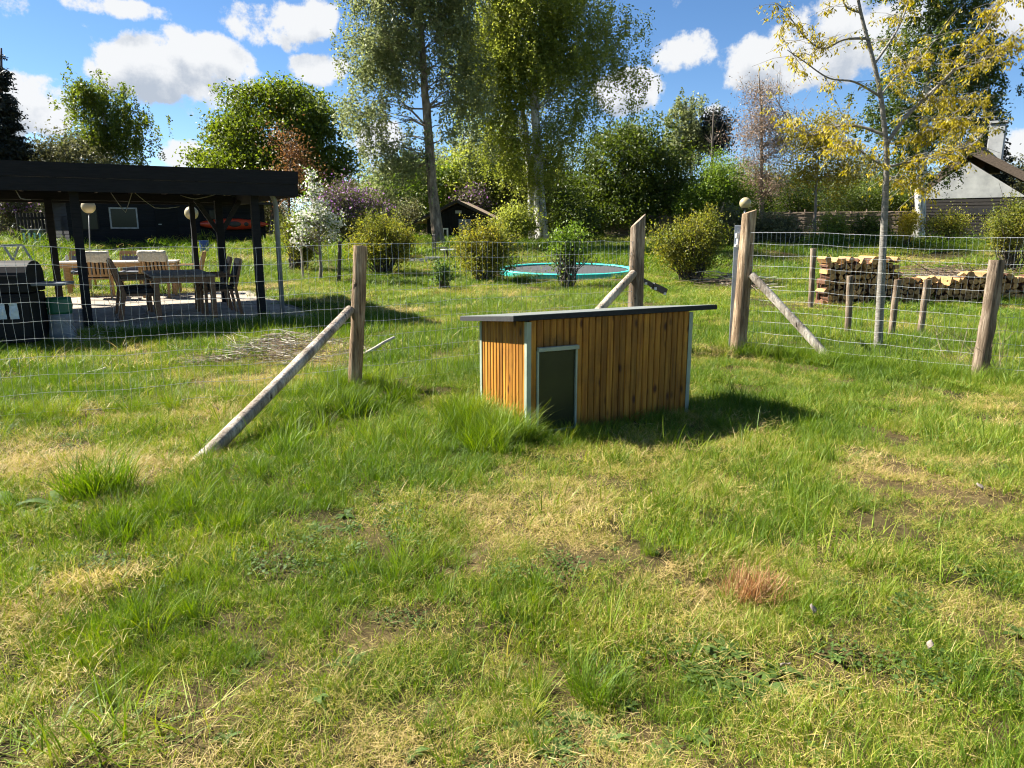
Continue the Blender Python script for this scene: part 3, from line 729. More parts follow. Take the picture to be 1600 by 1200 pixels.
def make_furniture():
    # oak dining table at the back
    c = GX(192, 17.35); c.z = max(PZ, tz(c.x, c.y)) 
    orz = PRZ - R(14)
    table('dining_table', 'long pale oak garden table at the back of the pergola', c, orz, 2.5, .95, .76, 'oak_top', 'oak', .09)
    a1 = GX(157, 16.25, PZ); chair('oak armchair seen from behind with a sheepskin, beside the left pergola post', a1, orz + R(8), 'oak', 'cushion_dark', 'oak armchairs round the long table')
    fleece(a1, orz + R(8), .58, .56, .96, 'cream sheepskin over the oak armchair beside the left pergola post')
    a2 = GX(252, 16.6, PZ); chair('oak armchair with a sheepskin, right one on the near side of the oak table', a2, orz - R(6), 'oak', 'cushion_dark', 'oak armchairs round the long table')
    fleece(a2, orz - R(6), .58, .56, .96, 'cream sheepskin over the armchair behind the dark table')
    for px, lab in ((128, 'armchair with grey cushion on the far side of the oak table, leftmost'), (207, 'armchair with grey cushion on the far side of the oak table, middle')):
        p = GX(px, 18.35); chair(lab, p, orz + math.pi, 'oak', 'cushion_grey', 'oak armchairs round the long table')
    p = GX(298, 17.6, .03); chair('oak armchair at the right end of the oak table', p, orz + math.pi / 2, 'oak', 'cushion_grey', 'oak armchairs round the long table')
    m = MB(); m.tube([(0, 0, 0), (0, 0, .09), (0, 0, .10), (0, 0, .14)], [.035, .035, .025, .03], 10); o = m.build('mug', 'stone_grey'); o.location = local(c, orz, -1.1, .1, .762); tag(o, 'small grey jug on the left end of the oak table', 'jug')
    # dark table in front
    cn = (P(245, 438, 12.15) + P(331, 440, 12.45)) / 2; cc = Vector((cn.x, cn.y, PZ)) + PB * .95
    trz = PRZ
    table('dining_table', 'dark weathered garden table nearest the fence under the pergola', cc, trz + math.pi / 2, 1.95, .98, .73, 'teak_grey', 'teak_dark', .085)
    labs = ['dark slatted chair at the near left side of the dark table', 'dark slatted chair at the far left side of the dark table', 'dark slatted chair at the near right side of the dark table', 'dark slatted chair at the far right side of the dark table']
    k = 0
    for s in (-1, 1):
        for v in ((-.42, .45) if s > 0 else (-.62, .35)):
            p = cc + PA * (s * (.60 if s > 0 else .66)) + PB * v; p.z = PZ
            chair(labs[k], p, trz + (-math.pi / 2 if s < 0 else math.pi / 2) + R(random.uniform(-8, 8)), 'teak_dark', 'cushion_dark', 'dark chairs round the dark table', True, .54, .54, .95); k += 1
    # gas grill
    g = G(28, 546); g.z = max(g.z, 0.0)
    t = thing('gas_grill', 'black gas grill with a side shelf at the left edge', 'grill', g, R(12))
    w, d = .62, .52
    m = MB(); m.box((-.08, .2, .40), (w, d, .62)); m.build('cabinet', 'grill_black', t, bevel=.01)
    m = MB(); m.box((-.08, .2, .775), (w + .02, d + .02, .10)); m.build('firebox', 'grill_black', t, bevel=.01)
    m = MB(); pr = []
    n = 9
    for i in range(n + 1): a = math.pi * i / n; pr.append((-math.cos(a) * (d / 2 + .02), .82 + .30 * math.sin(a) ** .6))
    vs = [(x, .2 + y, z) for x in (-.08 - w / 2 - .01, -.08 + w / 2 + .01) for y, z in pr]
    k = n + 1; m.add(vs, [(i, i + 1, k + i + 1, k + i) for i in range(n)] + [tuple(range(n, -1, -1)), tuple(range(k, 2 * k)), (0, k, 2 * k - 1, k - 1)])
    hood = m.build('hood', 'grill_black', t, False, .008)
    m = MB(); m.bar((-.30, -.12, .93), (.14, -.12, .93), .025); m.build('handle', 'grill_black', hood)
    for s, nm in ((1, 'side_shelf'), (-1, 'side_shelf')):
        m = MB(); m.box((-.08 + s * (w / 2 + .20), .2, .82), (.37, .42, .035)); m.build(nm, 'grill_shelf', t, bevel=.006)
    for sx in (-1, 1):
        m = MB(); m.box((-.08 + sx * .155, -.072, .42), (.29, .012, .5)); m.build('door', 'grill_black', t, bevel=.004)
        for sy in (-1, 1): m = MB(); m.tube([(-.08 + sx * .25 - .015, .2 + sy * .2, .045), (-.08 + sx * .25 + .015, .2 + sy * .2, .045)], .045, 12); m.build('castor', 'iron', t)
    for sx in (0, 1):
        m = MB(); vs = []
        x0 = -.14 + sx * .145
        for j in range(7):
            for i in range(4): vs.append((x0 + .10 * i / 3 + random.uniform(-.004, .004), -.095 + .008 * math.sin(j + i) - .015 * (j == 0), .60 - .2 * j / 6))
        m.add(vs, [(j * 4 + i, j * 4 + i + 1, (j + 1) * 4 + i + 1, (j + 1) * 4 + i) for j in range(6) for i in range(3)])
        o = m.build('cloth', 'cloth_white'); o.location = g; o.rotation_euler = (0, 0, R(12)); sl = o.modifiers.new('s', 'SOLIDIFY'); sl.thickness = .008
        tag(o, ('left of the two' if sx == 0 else 'right of the two') + ' pale cloths hanging on the front of the black grill', 'cloth', 'cloths on the grill')
    # soil sack
    q = G(100, 536)
    t = thing('soil_sack', 'standing plastic soil sack, green above and grey below, beside the grill', 'sack', q, R(20))
    def sack(z0, z1, nm, mat, parent):
        m = MB(); rows = []; n = 16; nz = 6
        vs = []
        for j in range(nz + 1):
            z = z0 + (z1 - z0) * j / nz; u = z / .62
            for i in range(n):
                a = 2 * math.pi * i / n; k = (abs(math.cos(a)) ** 4 + abs(math.sin(a)) ** 4) ** -.25
                rx = .155 * (1 - .10 * u + .05 * math.sin(9 * u)); ry = .10 * (1 - .55 * max(0, u - .5))
                vs.append((math.cos(a) * k * rx * random.uniform(.95, 1.05), math.sin(a) * k * ry * random.uniform(.95, 1.05), z))
        fs = [(j * n + i, j * n + (i + 1) % n, (j + 1) * n + (i + 1) % n, (j + 1) * n + i) for j in range(nz) for i in range(n)] + [tuple(range(nz * n, nz * n + n)), tuple(range(n - 1, -1, -1))]
        m.add(vs, fs); return m.build(nm, mat, parent, True)
    sack(-.02, .40, 'sack_body', 'sack_grey', t); sack(.40, .62, 'sack_top', 'sack_green', t)
make_furniture()

# ------------------------------------------------------------------ buildings
def make_shed():
    D = 30.0
    A = GX(112, D); rz = R(38)          # front left corner of the house, front wall along local +x
    t = thing('black_shed', 'long black timber shed with red tiled roof behind the pergola', 'shed', A, rz)
    W, dp, H = 5.0, 5.0, 2.1
    m = MB(); m.box((W / 2, dp / 2, H / 2 - .2), (W, dp, H + .4)); 
    # gable in front
    m.add([(0, .0, H), (W, .0, H), (W / 2, 0, H + .75), (0, dp, H), (W, dp, H), (W / 2, dp, H + .75)], [(0, 1, 2), (3, 5, 4), (0, 2, 5, 3), (1, 4, 5, 2)])
    m.build('wall', 'black_wood', t)
    mm = MB(); mm.box((0, 0, 0), (W + .02, .022, .135)); mesh = mm.mesh('cladding_board', 'black_board')
    mm = MB(); mm.box((0, 0, 0), (.022, dp + .02, .135)); mesh2 = mm.mesh('cladding_board', 'black_board')
    k = 0; z = .02
    q = Matrix.Rotation(R(8), 3, 'X')
    while z < H - .1:
        o = obj('cladding_board', mesh, t); o.location = (W / 2, -.018, z + .06); o.rotation_euler = (R(-6), 0, 0)
        o = obj('cladding_board', mesh2, t); o.location = (-.018, dp / 2, z + .06); o.rotation_euler = (0, R(6), 0); z += .14
    rf = MB()
    for s in (-1, 1):
        a = Vector((W / 2, 0, H + .85)); b = Vector((W / 2 + s * (W / 2 + .75), 0, H - .20)); d = (b - a); nrm = Vector((-d.z, 0, d.x)).normalized() * .08
        vs = [Vector((p.x, y, p.z)) for y in (-.7, dp + .4) for p in (a, b, b + nrm * (1 if nrm.z > 0 else -1), a + nrm * (1 if nrm.z > 0 else -1))]
        rf.add(vs, [(0, 1, 2, 3), (7, 6, 5, 4), (0, 4, 5, 1), (1, 5, 6, 2), (2, 6, 7, 3), (3, 7, 4, 0)])
    r = rf.build('roof', 'roof_tile', t)
    tm = MB(); tm.box((0, 0, 0), (.36, .30, .03)); tmesh = tm.mesh('roof_tile', 'roof_tile')
    ang = math.atan2(1.05, W / 2 + .75); L = math.hypot(1.05, W / 2 + .75)
    for i in range(10):
        for j in range(17):
            o = obj('roof_tile', tmesh, r); u = (i + .5) * L / 10
            o.location = (W / 2 - u * math.cos(ang), -.55 + j * .31, H + .85 - u * math.sin(ang) + .115); o.rotation_euler = (0, -ang + R(4), 0)
    def window(x, z, w, h, fm):
        f = MB(); fw = .055
        for c, s in (((x, -.05, z - h / 2), (w + fw, .05, fw)), ((x, -.05, z + h / 2), (w + fw, .05, fw)), ((x - w / 2, -.05, z), (fw, .048, h)), ((x + w / 2, -.05, z), (fw, .048, h))): f.box(c, s)
        win = f.build('window', fm, t); g = MB(); g.box((x, -.042, z), (w, .01, h)); g.build('pane', 'glass', win)
    window(2.0, 1.22, 1.0, .80, 'stone_grey'); window(.75, 1.15, .6, .8, 'black_wood')
    m = MB(); m.box((3.65, -.045, .98), (.9, .03, 1.95)); dd = m.build('door', 'black_board', t); m = MB(); m.bar((3.3, -.09, .98), (3.42, -.09, .98), .03); m.build('door_handle', 'galv', dd)
    # low carport wing to the right
    x0, x1 = W + .02, W + 3.0
    m = MB(); m.box(((x0 + x1) / 2, 1.5, .85), (x1 - x0, 2.4, 2.05)); w2 = m.build('side_wing', 'black_wood', t)
    mm = MB(); mm.box((0, 0, 0), (x1 - x0, .02, .135)); me3 = mm.mesh('cladding_board', 'black_board')
    for k in range(12): o = obj('cladding_board', me3, w2); o.location = ((x0 + x1) / 2, .285, .09 + k * .14); o.rotation_euler = (R(-6), 0, 0)
    m = MB(); m.box(((x0 + x1) / 2 + .1, 1.3, 1.93), (x1 - x0 + .4, 3.1, .1)); m.build('wing_roof', 'roof_felt', t)
    m = MB(); m.box(((x0 + .75), .262, 1.35), (.5, .03, .5)); m.build('wing_window', 'glass', t)
    # kayak hung on the wing
    kx0, kx1, ky, kz = x0 - .25, x0 + 3.1, -.02, 1.0
    n = 18; ns = 10; vs = []
    for i in range(n + 1):
        u = i / n; wd = .30 * (math.sin(min(u, 1) * math.pi) ** .75 if 0 < u < 1 else 0) + .004; dpk = .14 * (math.sin(u * math.pi) ** .5 if 0 < u < 1 else 0) + .004
        for k in range(ns):
            a = 2 * math.pi * k / ns; vs.append((kx0 + (kx1 - kx0) * u, .08 + math.sin(a) * dpk, math.cos(a) * wd * .85))
    m = MB(); m.add([(x, y, z + (.05 if 0 else 0)) for x, y, z in vs], [(i * ns + k, i * ns + (k + 1) % ns, (i + 1) * ns + (k + 1) % ns, (i + 1) * ns + k) for i in range(n) for k in range(ns)])
    kt = thing('kayak', 'bright red kayak lying on its side against the black shed wing', 'kayak', local(A, rz, 0, 0, kz), rz)
    m.build('hull', 'kayak_red', kt, True)
    m = MB(); m.sphere(((kx0 + kx1) / 2 + .05, -.055, 0), .3, 14, 8, (1.0, .08, .42)); m.build('cockpit', 'iron', kt, True)
    m = MB(); m.sphere((kx0 + 2.25, -.04, 0), .12, 12, 8, (1, .2, .8)); m.build('hatch', 'iron', kt, True)
    m = MB(); m.box((kx0 + 2.68, -.045, 0), (.40, .02, .30), taper=1); m.build('deck_patch', 'kayak_grey', kt, bevel=.01)
    # brackets carrying it
    for u in (.25, .75):
        m = MB(); x = kx0 + (kx1 - kx0) * u; m.box((x, .13, kz - .27), (.05, .40, .04)); m.build('kayak_bracket', 'iron', t)
    b = GX(319, 27.5); m = MB(); m.tube([(0, 0, 0), (0, 0, .42), (0, 0, .44)], [.15, .18, .19], 14); o = m.build('barrel', 'blue_plastic'); o.location = GX(320, 28.4); tag(o, 'small blue plastic tub on the grass below the kayak', 'tub')
    o.location.z += .0
    # bin screen and bins
    s0 = GX(33, 30.5); s1 = GX(88, 31.5)
    ts = thing('slat_screen', 'dark vertical slat screen behind the wheeled bins', 'screen', s0)
    d = s1 - s0; d.z = 0; L = d.length; d.normalize(); n = int(L / .12)
    mm = MB(); mm.box((0, 0, .70), (.09, .02, 1.4), math.atan2(d.y, d.x)); me = mm.mesh('slat', 'timber_dark')
    for k in range(n + 1): o = obj('slat', me, ts); o.location = d * (k * L / n)
    m = MB(); m.bar(Vector((0, .05, 1.2)), d * L + Vector((0, .05, 1.2)), .05, .08); m.bar(Vector((0, .05, .3)), d * L + Vector((0, .05, .3)), .05, .08); m.build('rail', 'timber_dark', ts)
    labs = ['leftmost wheeled bin', 'second wheeled bin from the left', 'third wheeled bin from the left', 'rightmost wheeled bin, next to the shed']
    for k in range(4):
        q = GX(44 + 8.2 * k, 29.3); tb = thing('wheeled_bin', labs[k] + ' in the row before the slat screen', 'bin', q, R(8), 'wheeled bins by the shed')
        m = MB(); m.box((0, 0, .38), (.17, .3, .74), taper=1.1); m.build('bin_body', 'bin_dark', tb, bevel=.02)
        m = MB(); m.box((0, -.172, .42), (.07, .01, .50)); m.build('stripe', 'bin_blue', tb)
        m = MB(); m.box((0, -.01, .79), (.20, .36, .05)); m.build('lid', 'grey_pipe', tb, bevel=.015)
        for s in (-1, 1): m = MB(); m.tube([(s * .085 - .015, .14, .06), (s * .085 + .015, .14, .06)], .06, 12); m.build('wheel', 'iron', tb)
    # trestle frame at the far left
    q = GX(8, 23.0); tt = thing('trestle_frame', 'grey metal trestle frame standing at the far left edge', 'frame', q)
    for s in (0, 1):
        for e in (-.45, .45): m = MB(); m.bar((e, s * .9, 0), (e * .12, s * .9, .78), .05); m.build('leg', 'stone_grey', tt)
    m = MB(); m.bar((0, 0, .78), (0, .9, .78), .06); m.build('top_bar', 'stone_grey', tt)
make_shed()

def make_cottage():
    D = 37.0; A = GX(668, D); rz = R(-6)
    t = thing('garden_cottage', 'small black gabled garden cottage behind the birch trunk', 'cottage', A, rz)
    sc = D / F_PX; W = 98 * sc; H = 1.12; dp = 3.0; ap = 1.80
    m = MB(); vs = [(0, 0, -.3), (W, 0, -.3), (W, 0, H), (W / 2, 0, ap), (0, 0, H)]; vs += [(x, dp, z) for x, y, z in vs]
    m.add(vs, [(4, 3, 2, 1, 0)[::-1], (5, 6, 7, 8, 9)[::-1], (0, 5, 6, 1), (1, 6, 7, 2), (2, 7, 8, 3), (3, 8, 9, 4), (4, 9, 5, 0)]); m.build('wall', 'black_wood', t)
    n = 22
    for k in range(n):
        x = (k + .5) * W / n; h = H + (ap - H) * (1 - abs(x - W / 2) / (W / 2)); m = MB(); m.box((x, -.012, h / 2 - .1), (W / n - .015, .02, h)); m.build('cladding_board', 'black_board', t)
    for s in (-1, 1):
        m = MB(); a = Vector((W / 2, 0, ap + .12)); b = Vector((W / 2 + s * (W / 2 + .55), 0, H - .20)); d = b - a
        up = Vector((-d.z, 0, d.x)).normalized(); up = up if up.z > 0 else -up
        vs = [Vector((p.x, y, p.z)) for y in (-.45, dp + .2) for p in (a, b, b + up * .09, a + up * .09)]
        m.add(vs, [(0, 1, 2, 3), (7, 6, 5, 4), (0, 4, 5, 1), (1, 5, 6, 2), (2, 6, 7, 3), (3, 7, 4, 0)]); m.build('roof', 'brown_edge', t)
        m = MB(); m.bar(a + Vector((0, -.47, .045)), b + Vector((0, -.47, .045)), .03, .13); m.build('bargeboard', 'timber_dark', t)
    m = MB(); m.box((W * .60, -.04, .55), (.62, .04, 1.15)); dd = m.build('door', 'blue_door', t); m = MB(); m.box((W * .60 - .24, -.07, .62), (.03, .04, .12)); m.build('door_handle', 'galv', dd)
    x = W * .26; z = .42; w, h = .40, .48; m = MB(); fw = .07
    for c, s in (((x, -.05, z - h / 2), (w + fw, .05, fw)), ((x, -.05, z + h / 2), (w + fw, .05, fw)), ((x - w / 2, -.05, z), (fw, .048, h)), ((x + w / 2, -.05, z), (fw, .048, h)), ((x, -.05, z), (.03, .047, h))): m.box(c, s)
    win = m.build('window', 'white_paint', t); g = MB(); g.box((x, -.035, z), (w, .01, h)); g.build('pane', 'glass', win)
    m = MB(); m.box((W * .5, -.05, 1.46), (.30, .05, .14)); m.build('gable_vent', 'stone_grey', t)
    m = MB(); m.box((W * .18, -.05, .98), (.24, .05, .18)); m.build('wall_plate', 'stone_grey', t)
make_cottage()

def make_thatched():
    D = 40.0; A = GX(1418, D); rz = R(-38)
    t = thing('thatched_house', 'thatched house with white gable and chimney at the right edge', 'house', A, rz)
    s = D / F_PX * .88
    def X(px): return (px - 1412) * s
    def Z(py): return P(800, py, D).z - A.z
    h = Z(312); ap = Z(272); W = X(1590); xm = X(1490)
    m = MB(); vs = [(0, 0, -.3), (W, 0, -.3), (W, 0, h), (0, 0, h)]; vs += [(x, 7, z) for x, y, z in vs]
    m.add(vs, [(0, 1, 2, 3), (7, 6, 5, 4), (0, 4, 5, 1), (1, 5, 6, 2), (2, 6, 7, 3), (3, 7, 4, 0)]); m.build('wall', 'timber_dark', t)
    m = MB(); vs = [(X(1418), -.05, h + .02), (X(1575), -.05, h + .02), (xm, -.05, ap + .5)]; vs += [(x, .1, z) for x, y, z in vs]; m.add(vs, [(0, 1, 2), (5, 4, 3), (0, 3, 4, 1), (1, 4, 5, 2), (2, 5, 3, 0)]); m.build('gable', 'whitewash', t)
    k = 0; z = .05
    while z < h - .1:
        m = MB(); m.box((W / 2, -.03 - .01 * random.random(), z + .07), (W, .04, .13)); m.build('cladding_board', 'timber_dark', t); z += .16
    m = MB(); m.box((X(1505), -.05, Z(332)), (X(1540) - X(1472), .06, .34)); m.build('window', 'iron', t)
    # thatch: thick roof slabs, ridge running back and to the right
    for s_, (xa, xb) in ((-1, (xm, X(1418) - .15)), (1, (xm, X(1640)))):
        m = MB(); a = Vector((xa, 0, ap + .85)); b = Vector((xb, 0, h - .35 if s_ < 0 else h - .5)); d = b - a; up = Vector((-d.z, 0, d.x)).normalized(); up = up if up.z > 0 else -up
        y0 = .12 if s_ < 0 else -.5; n = 8; vs = []
        for y in (y0, 7.3):
            for i in range(n + 1):
                p = a.lerp(b, i / n); vs.append((p.x, y, p.z)); 
            for i in range(n, -1, -1):
                p = a.lerp(b, i / n) + up * (.38 * random.uniform(.9, 1.1)); vs.append((p.x, y, p.z))
        q = 2 * n + 2; m.add(vs, [tuple(range(q)), tuple(range(2 * q - 1, q - 1, -1))] + [(i, q + i, q + (i + 1) % q, (i + 1) % q) for i in range(q)]); m.build('thatch_roof', 'thatch', t)
    m = MB(); m.tube([(xm, -.4, ap + 1.2), (xm, 7.3, ap + 1.2)], .34, 10); m.build('ridge', 'thatch', t)
    c = P(1559, 205, D + 4); m = MB(); cl = Matrix.Rotation(-rz, 3, 'Z') @ (c - A)
    m.box((cl.x, cl.y, cl.z - 1.0), (.78, .7, 2.7)); ch = m.build('chimney', 'whitewash', t, bevel=.03); m = MB(); m.box((cl.x, cl.y, cl.z + .48), (.92, .84, .12)); m.build('chimney_cap', 'whitewash', ch)
make_thatched()

def wattle(p0, p1, h, label, seed):
    rnd = random.Random(seed); t = thing('wattle_fence', label, 'fence', p0)
    d = p1 - p0; L = math.hypot(d.x, d.y); n = int(L / .62)
    for k in range(n + 1):
        q = d * (k / n); g = Vector(p0) + q; zz = tz(g.x, g.y) - p0.z
        m = MB(); m.tube([(q.x, q.y, zz - .15), (q.x + rnd.uniform(-.03, .03), q.y, zz + h + rnd.uniform(.02, .16))], .03, 6); m.build('stake', 'wattle', t)
    m = MB(); z = .04
    nrm = Vector((-d.y, d.x, 0)).normalized()
    while z < h:
        pts = []; ph = rnd.choice((0, math.pi))
        for k in range(n * 2 + 1):
            u = k / (2 * n); q = d * u; g = Vector(p0) + q; pts.append(q + nrm * (.035 * math.cos(k * math.pi / 2 * 1.0 + ph)) + Vector((0, 0, tz(g.x, g.y) - p0.z - q.z + z + rnd.uniform(-.012, .012))))
        m.tube(pts, rnd.uniform(.014, .024), 5, False); z += .048
    o = m.build('woven_rods', 'wattle', t); tag(o, kind='stuff')
wattle(GX(1185, 37), GX(1425, 34.5), 1.45, 'woven wattle fence in front of the thatched house', 1)
wattle(GX(945, 39.5), GX(1050, 38.5), 1.3, 'woven wattle fence seen behind the middle gate post', 2)

# ------------------------------------------------------------------ garden things
def make_trampoline():
    c = (G(780, 428) + G(992, 426)) / 2; rx = (G(992, 426) - G(780, 428)).length / 2; ry = rx * .62
    c.z = tz(c.x, c.y) + .05
    g0 = G(868, 437); g1 = G(868, 417); ry = min((g1.y - g0.y) / 2, rx); c.y = (g0.y + g1.y) / 2
    slope = (tz(c.x, c.y + ry) - tz(c.x, c.y - ry)) / (2 * ry)
    t = thing('trampoline', 'oval sunken trampoline with turquoise edge padding in the lawn', 'trampoline', c); t.rotation_euler = (math.atan(slope), 0, 0)
    n = 48
    def ring(k0, k1, z0, z1, nm, mat, th=.05):
        m = MB(); vs = []
        for i in range(n):
            a = 2 * math.pi * i / n
            for k, z in ((k0, z0), (k1, z1), (k1, z1 + th), ((k0 + k1) / 2, max(z0, z1) + th * 1.6), (k0, z0 + th)): vs.append((math.cos(a) * (rx - k), math.sin(a) * (ry - k), z))
        fs = [(i * 5 + j, i * 5 + (j + 1) % 5, ((i + 1) % n) * 5 + (j + 1) % 5, ((i + 1) % n) * 5 + j) for i in range(n) for j in range(5)]
        m.add(vs, fs); return m.build(nm, mat, t, True)
    ring(0, .22, .06, .06, 'edge_pad', 'turquoise', .03)
    m = MB(); vs = [(math.cos(2 * math.pi * i / n) * (rx - .18), math.sin(2 * math.pi * i / n) * (ry - .18), .05) for i in range(n)]; m.add(vs, [tuple(range(n))]); m.build('mat', 'mat_black', t)
    m = MB(); vs = []
    for i in range(n):
        a = 2 * math.pi * i / n; vs += [(math.cos(a) * rx, math.sin(a) * ry, -.25), (math.cos(a) * rx, math.sin(a) * ry, .07)]
    m.add(vs, [(2 * i, 2 * ((i + 1) % n), 2 * ((i + 1) % n) + 1, 2 * i + 1) for i in range(n)]); m.build('skirt', 'turquoise', t)
make_trampoline()

def make_small():
    # cafe chair and table before the cottage
    q = GX(688, 25.5); t = thing('metal_chair', 'black metal garden chair on the lawn before the cottage', 'chair', q, R(20))
    for x in (-.2, .2):
        for y in (-.2, .2): m = MB(); m.tube([(x, y, 0), (x, y, .45 if x > 0 else .9)], .016, 6); m.build('leg', 'iron', t)
    m = MB(); m.box((0, 0, .46), (.44, .44, .03)); m.build('seat', 'iron', t)
    m = MB()
    for k in range(5): m.tube([(-.2, -.2 + .1 * k, .48), (-.2, -.2 + .1 * k, .88)], .008, 5)
    m.tube([(-.2, -.21, .89), (-.2, .21, .89)], .016, 6); m.build('backrest', 'iron', t)
    q = GX(701, 25.2); t = thing('side_table', 'small white-topped iron table beside the black metal chair', 'table', q)
    m = MB(); m.tube([(0, 0, .42), (0, 0, .45)], .26, 18); m.build('tabletop', 'white_paint', t)
    for k in range(3): a = k * 2.1; m = MB(); m.tube([(math.cos(a) * .22, math.sin(a) * .22, 0), (math.cos(a) * .05, math.sin(a) * .05, .25), (math.cos(a) * .16, math.sin(a) * .16, .42)], .014, 6); m.build('leg', 'iron', t)
    # stack of slabs
    q = GX(662, 25.0); t = thing('slab_stack', 'low stack of grey stone slabs between the bush and the metal chair', 'slab stack', q)
    for k in range(7):
        m = MB(); m.box((random.uniform(-.35, .35), random.uniform(-.1, .1), .04 + .05 * (k % 4)), (random.uniform(.4, .7), .4, .045), random.uniform(-.3, .3)); m.build('slab', 'stone_grey', t)
    # stakes round the young tree and fence stakes
    def stake(a, b, r, lab, mat='post_weathered', grp='tree stakes'):
        m = MB(); base = Vector((a.x, a.y, a.z)); m.tube(wobbly(-Vector((0, 0, .12)), b - base, 6, .006), [r * random.uniform(.95, 1.05) for _ in range(7)], 12, True, .03)
        o = m.build('stake', mat, None, True); o.location = base; es = o.modifiers.new('e', 'EDGE_SPLIT'); es.split_angle = R(50); tag(o, lab, 'stake', grp)
    for (bx, by, tx, ty, lab) in ((1325, 528, 1328, 431, 'short round stake left of the young yellow tree'), (1391, 533, 1403, 437, 'short round stake just right of the young yellow tree'), (1436, 527, 1449, 437, 'short leaning stake farther right of the young yellow tree')):
        g = G(bx, by); stake(g, P(tx, ty, g.y), .043, lab)
    g = GX(1267, 14.6); stake(g, P(1271, 388, g.y), .055, 'taller round stake at the left end of the firewood stack')
    g = GX(529, 20); stake(g, P(531, 377, 20), .05, 'dark stake beside the white blossoming tree', 'bark_dark', 'lawn stakes')
    g = GX(474, 21); stake(g, P(470, 372, 21), .03, 'thin pale stake left of the white blossoming tree', 'post_grey', 'lawn stakes')
    # leaning stick by the corner post
    a = G(562, 560); b = P(616, 527, a.y + .55); m = MB(); pp = wobbly(Vector((0, 0, .02)), b - a, 7, .012); m.tube(pp, [.026 * (1 - .05 * i) for i in range(8)], 8, True, .08); m.tube([pp[4], pp[4] + Vector((.10, -.02, -.10))], .008, 5)
    o = m.build('dead_branch', 'twig_pale', None, True); o.location = a; tag(o, 'pale dead branch rising from the grass right of the left post', 'branch')
    a = G(135, 592); b = G(166, 584); m = MB(); m.tube(wobbly(Vector((0, 0, .05)), b - a + Vector((0, 0, .06)), 6, .01), .016, 7); o = m.build('dead_branch', 'twig_pale', None, True); o.location = a; tag(o, 'short pale stick lying in the grass at the left', 'branch')
    # brush piles
    def brush(px0, px1, Y0, Y1, n, hgt, lab, ln=(.4, 1.2), r=(.004, .012), pale=.35, flat=True):
        c = GX((px0 + px1) / 2, (Y0 + Y1) / 2); t = thing('brush_pile', lab, 'brush pile', c)
        ms = [MB(), MB()]
        for k in range(n):
            Y = random.uniform(Y0, Y1); g = GX(random.uniform(px0, px1), Y); u = 1 - abs((g - c).x) / ((GX(px1, Y).x - GX(px0, Y).x) / 2 + .01)
            a = random.uniform(0, 6.283); L = random.uniform(*ln); d = Vector((math.cos(a), math.sin(a) * .6, random.uniform(-.05, .14)))
            z = random.random() * hgt * max(u, .1) + .01; p = g - c + Vector((0, 0, z)); pts = [p]; 
            for i in range(4): d = d + Vector((random.gauss(0, .28), random.gauss(0, .28), random.gauss(0, .12) - .02)); q = pts[-1] + d * (L / 4); gz = tz(q.x + c.x, q.y + c.y) - c.z; q.z = max(q.z, gz + .008); pts.append(q)
            rr = random.uniform(*r); ms[random.random() < pale].tube(pts, [rr, rr * .9, rr * .75, rr * .6, rr * .35], 4, False)
        for m_, mt in zip(ms, ('twig', 'twig_pale')): o = m_.build('twigs', mt, t); tag(o, kind='stuff')
    brush(285, 575, 8.0, 9.7, 2200, .20, 'flat pile of dry grass and twigs behind the left post and its brace', (.07, .34), (.0018, .0048), .35)
    brush(120, 170, 9.5, 10.0, 260, .14, 'small heap of dry straw and twigs beside the soil sack', (.08, .3), (.001, .003), .5)
    brush(1400, 1590, 19.5, 21, 420, .42, 'heap of dry branches behind the firewood stack', (.6, 1.6), (.005, .011), .06)
    brush(1110, 1180, 18.5, 20, 200, .35, 'low heap of brown twigs beyond the gate, left of the tall post', (.5, 1.2), (.005, .012), .25)
    # thin dead shoots sticking up by the patio edge and at the right fence
    def shoots(px, py, n, h, lab, spread=.25, mat='twig'):
        g = G(px, py); m = MB()
        for k in range(n):
            a = random.uniform(0, 6.28); p = Vector((random.uniform(-.1, .1), random.uniform(-.1, .1), -.02)); d = Vector((math.cos(a) * spread * 2, math.sin(a) * spread, 1)).normalized(); pts = [p]
            for i in range(5): d = (d + Vector((random.gauss(0, .16), random.gauss(0, .16), 0))).normalized(); pts.append(pts[-1] + d * h / 5 * random.uniform(.7, 1.1))
            m.tube(pts, [.0038, .0034, .003, .0026, .002, .0012], 4, False)
            for i in (2, 3, 4): m.tube([pts[i], pts[i] + Vector((random.uniform(-.12, .12), random.uniform(-.1, .1), random.uniform(.03, .16)))], .0016, 3, False)
        o = m.build('dry_shoots', mat); o.location = g; tag(o, lab, 'dead plant')
    shoots(296, 519, 4, .5, 'dead twiggy shoots standing at the edge of the terrace', .4)
    shoots(137, 537, 3, .55, 'bent dry stalks standing beside the soil sack', .6)
    shoots(1495, 572, 7, .75, 'dry pale bramble shoots in the right fence, left of the crooked post', .5)
    shoots(1562, 590, 7, .8, 'dry pale bramble shoots in the right fence, right of the crooked post', .6)
make_small()

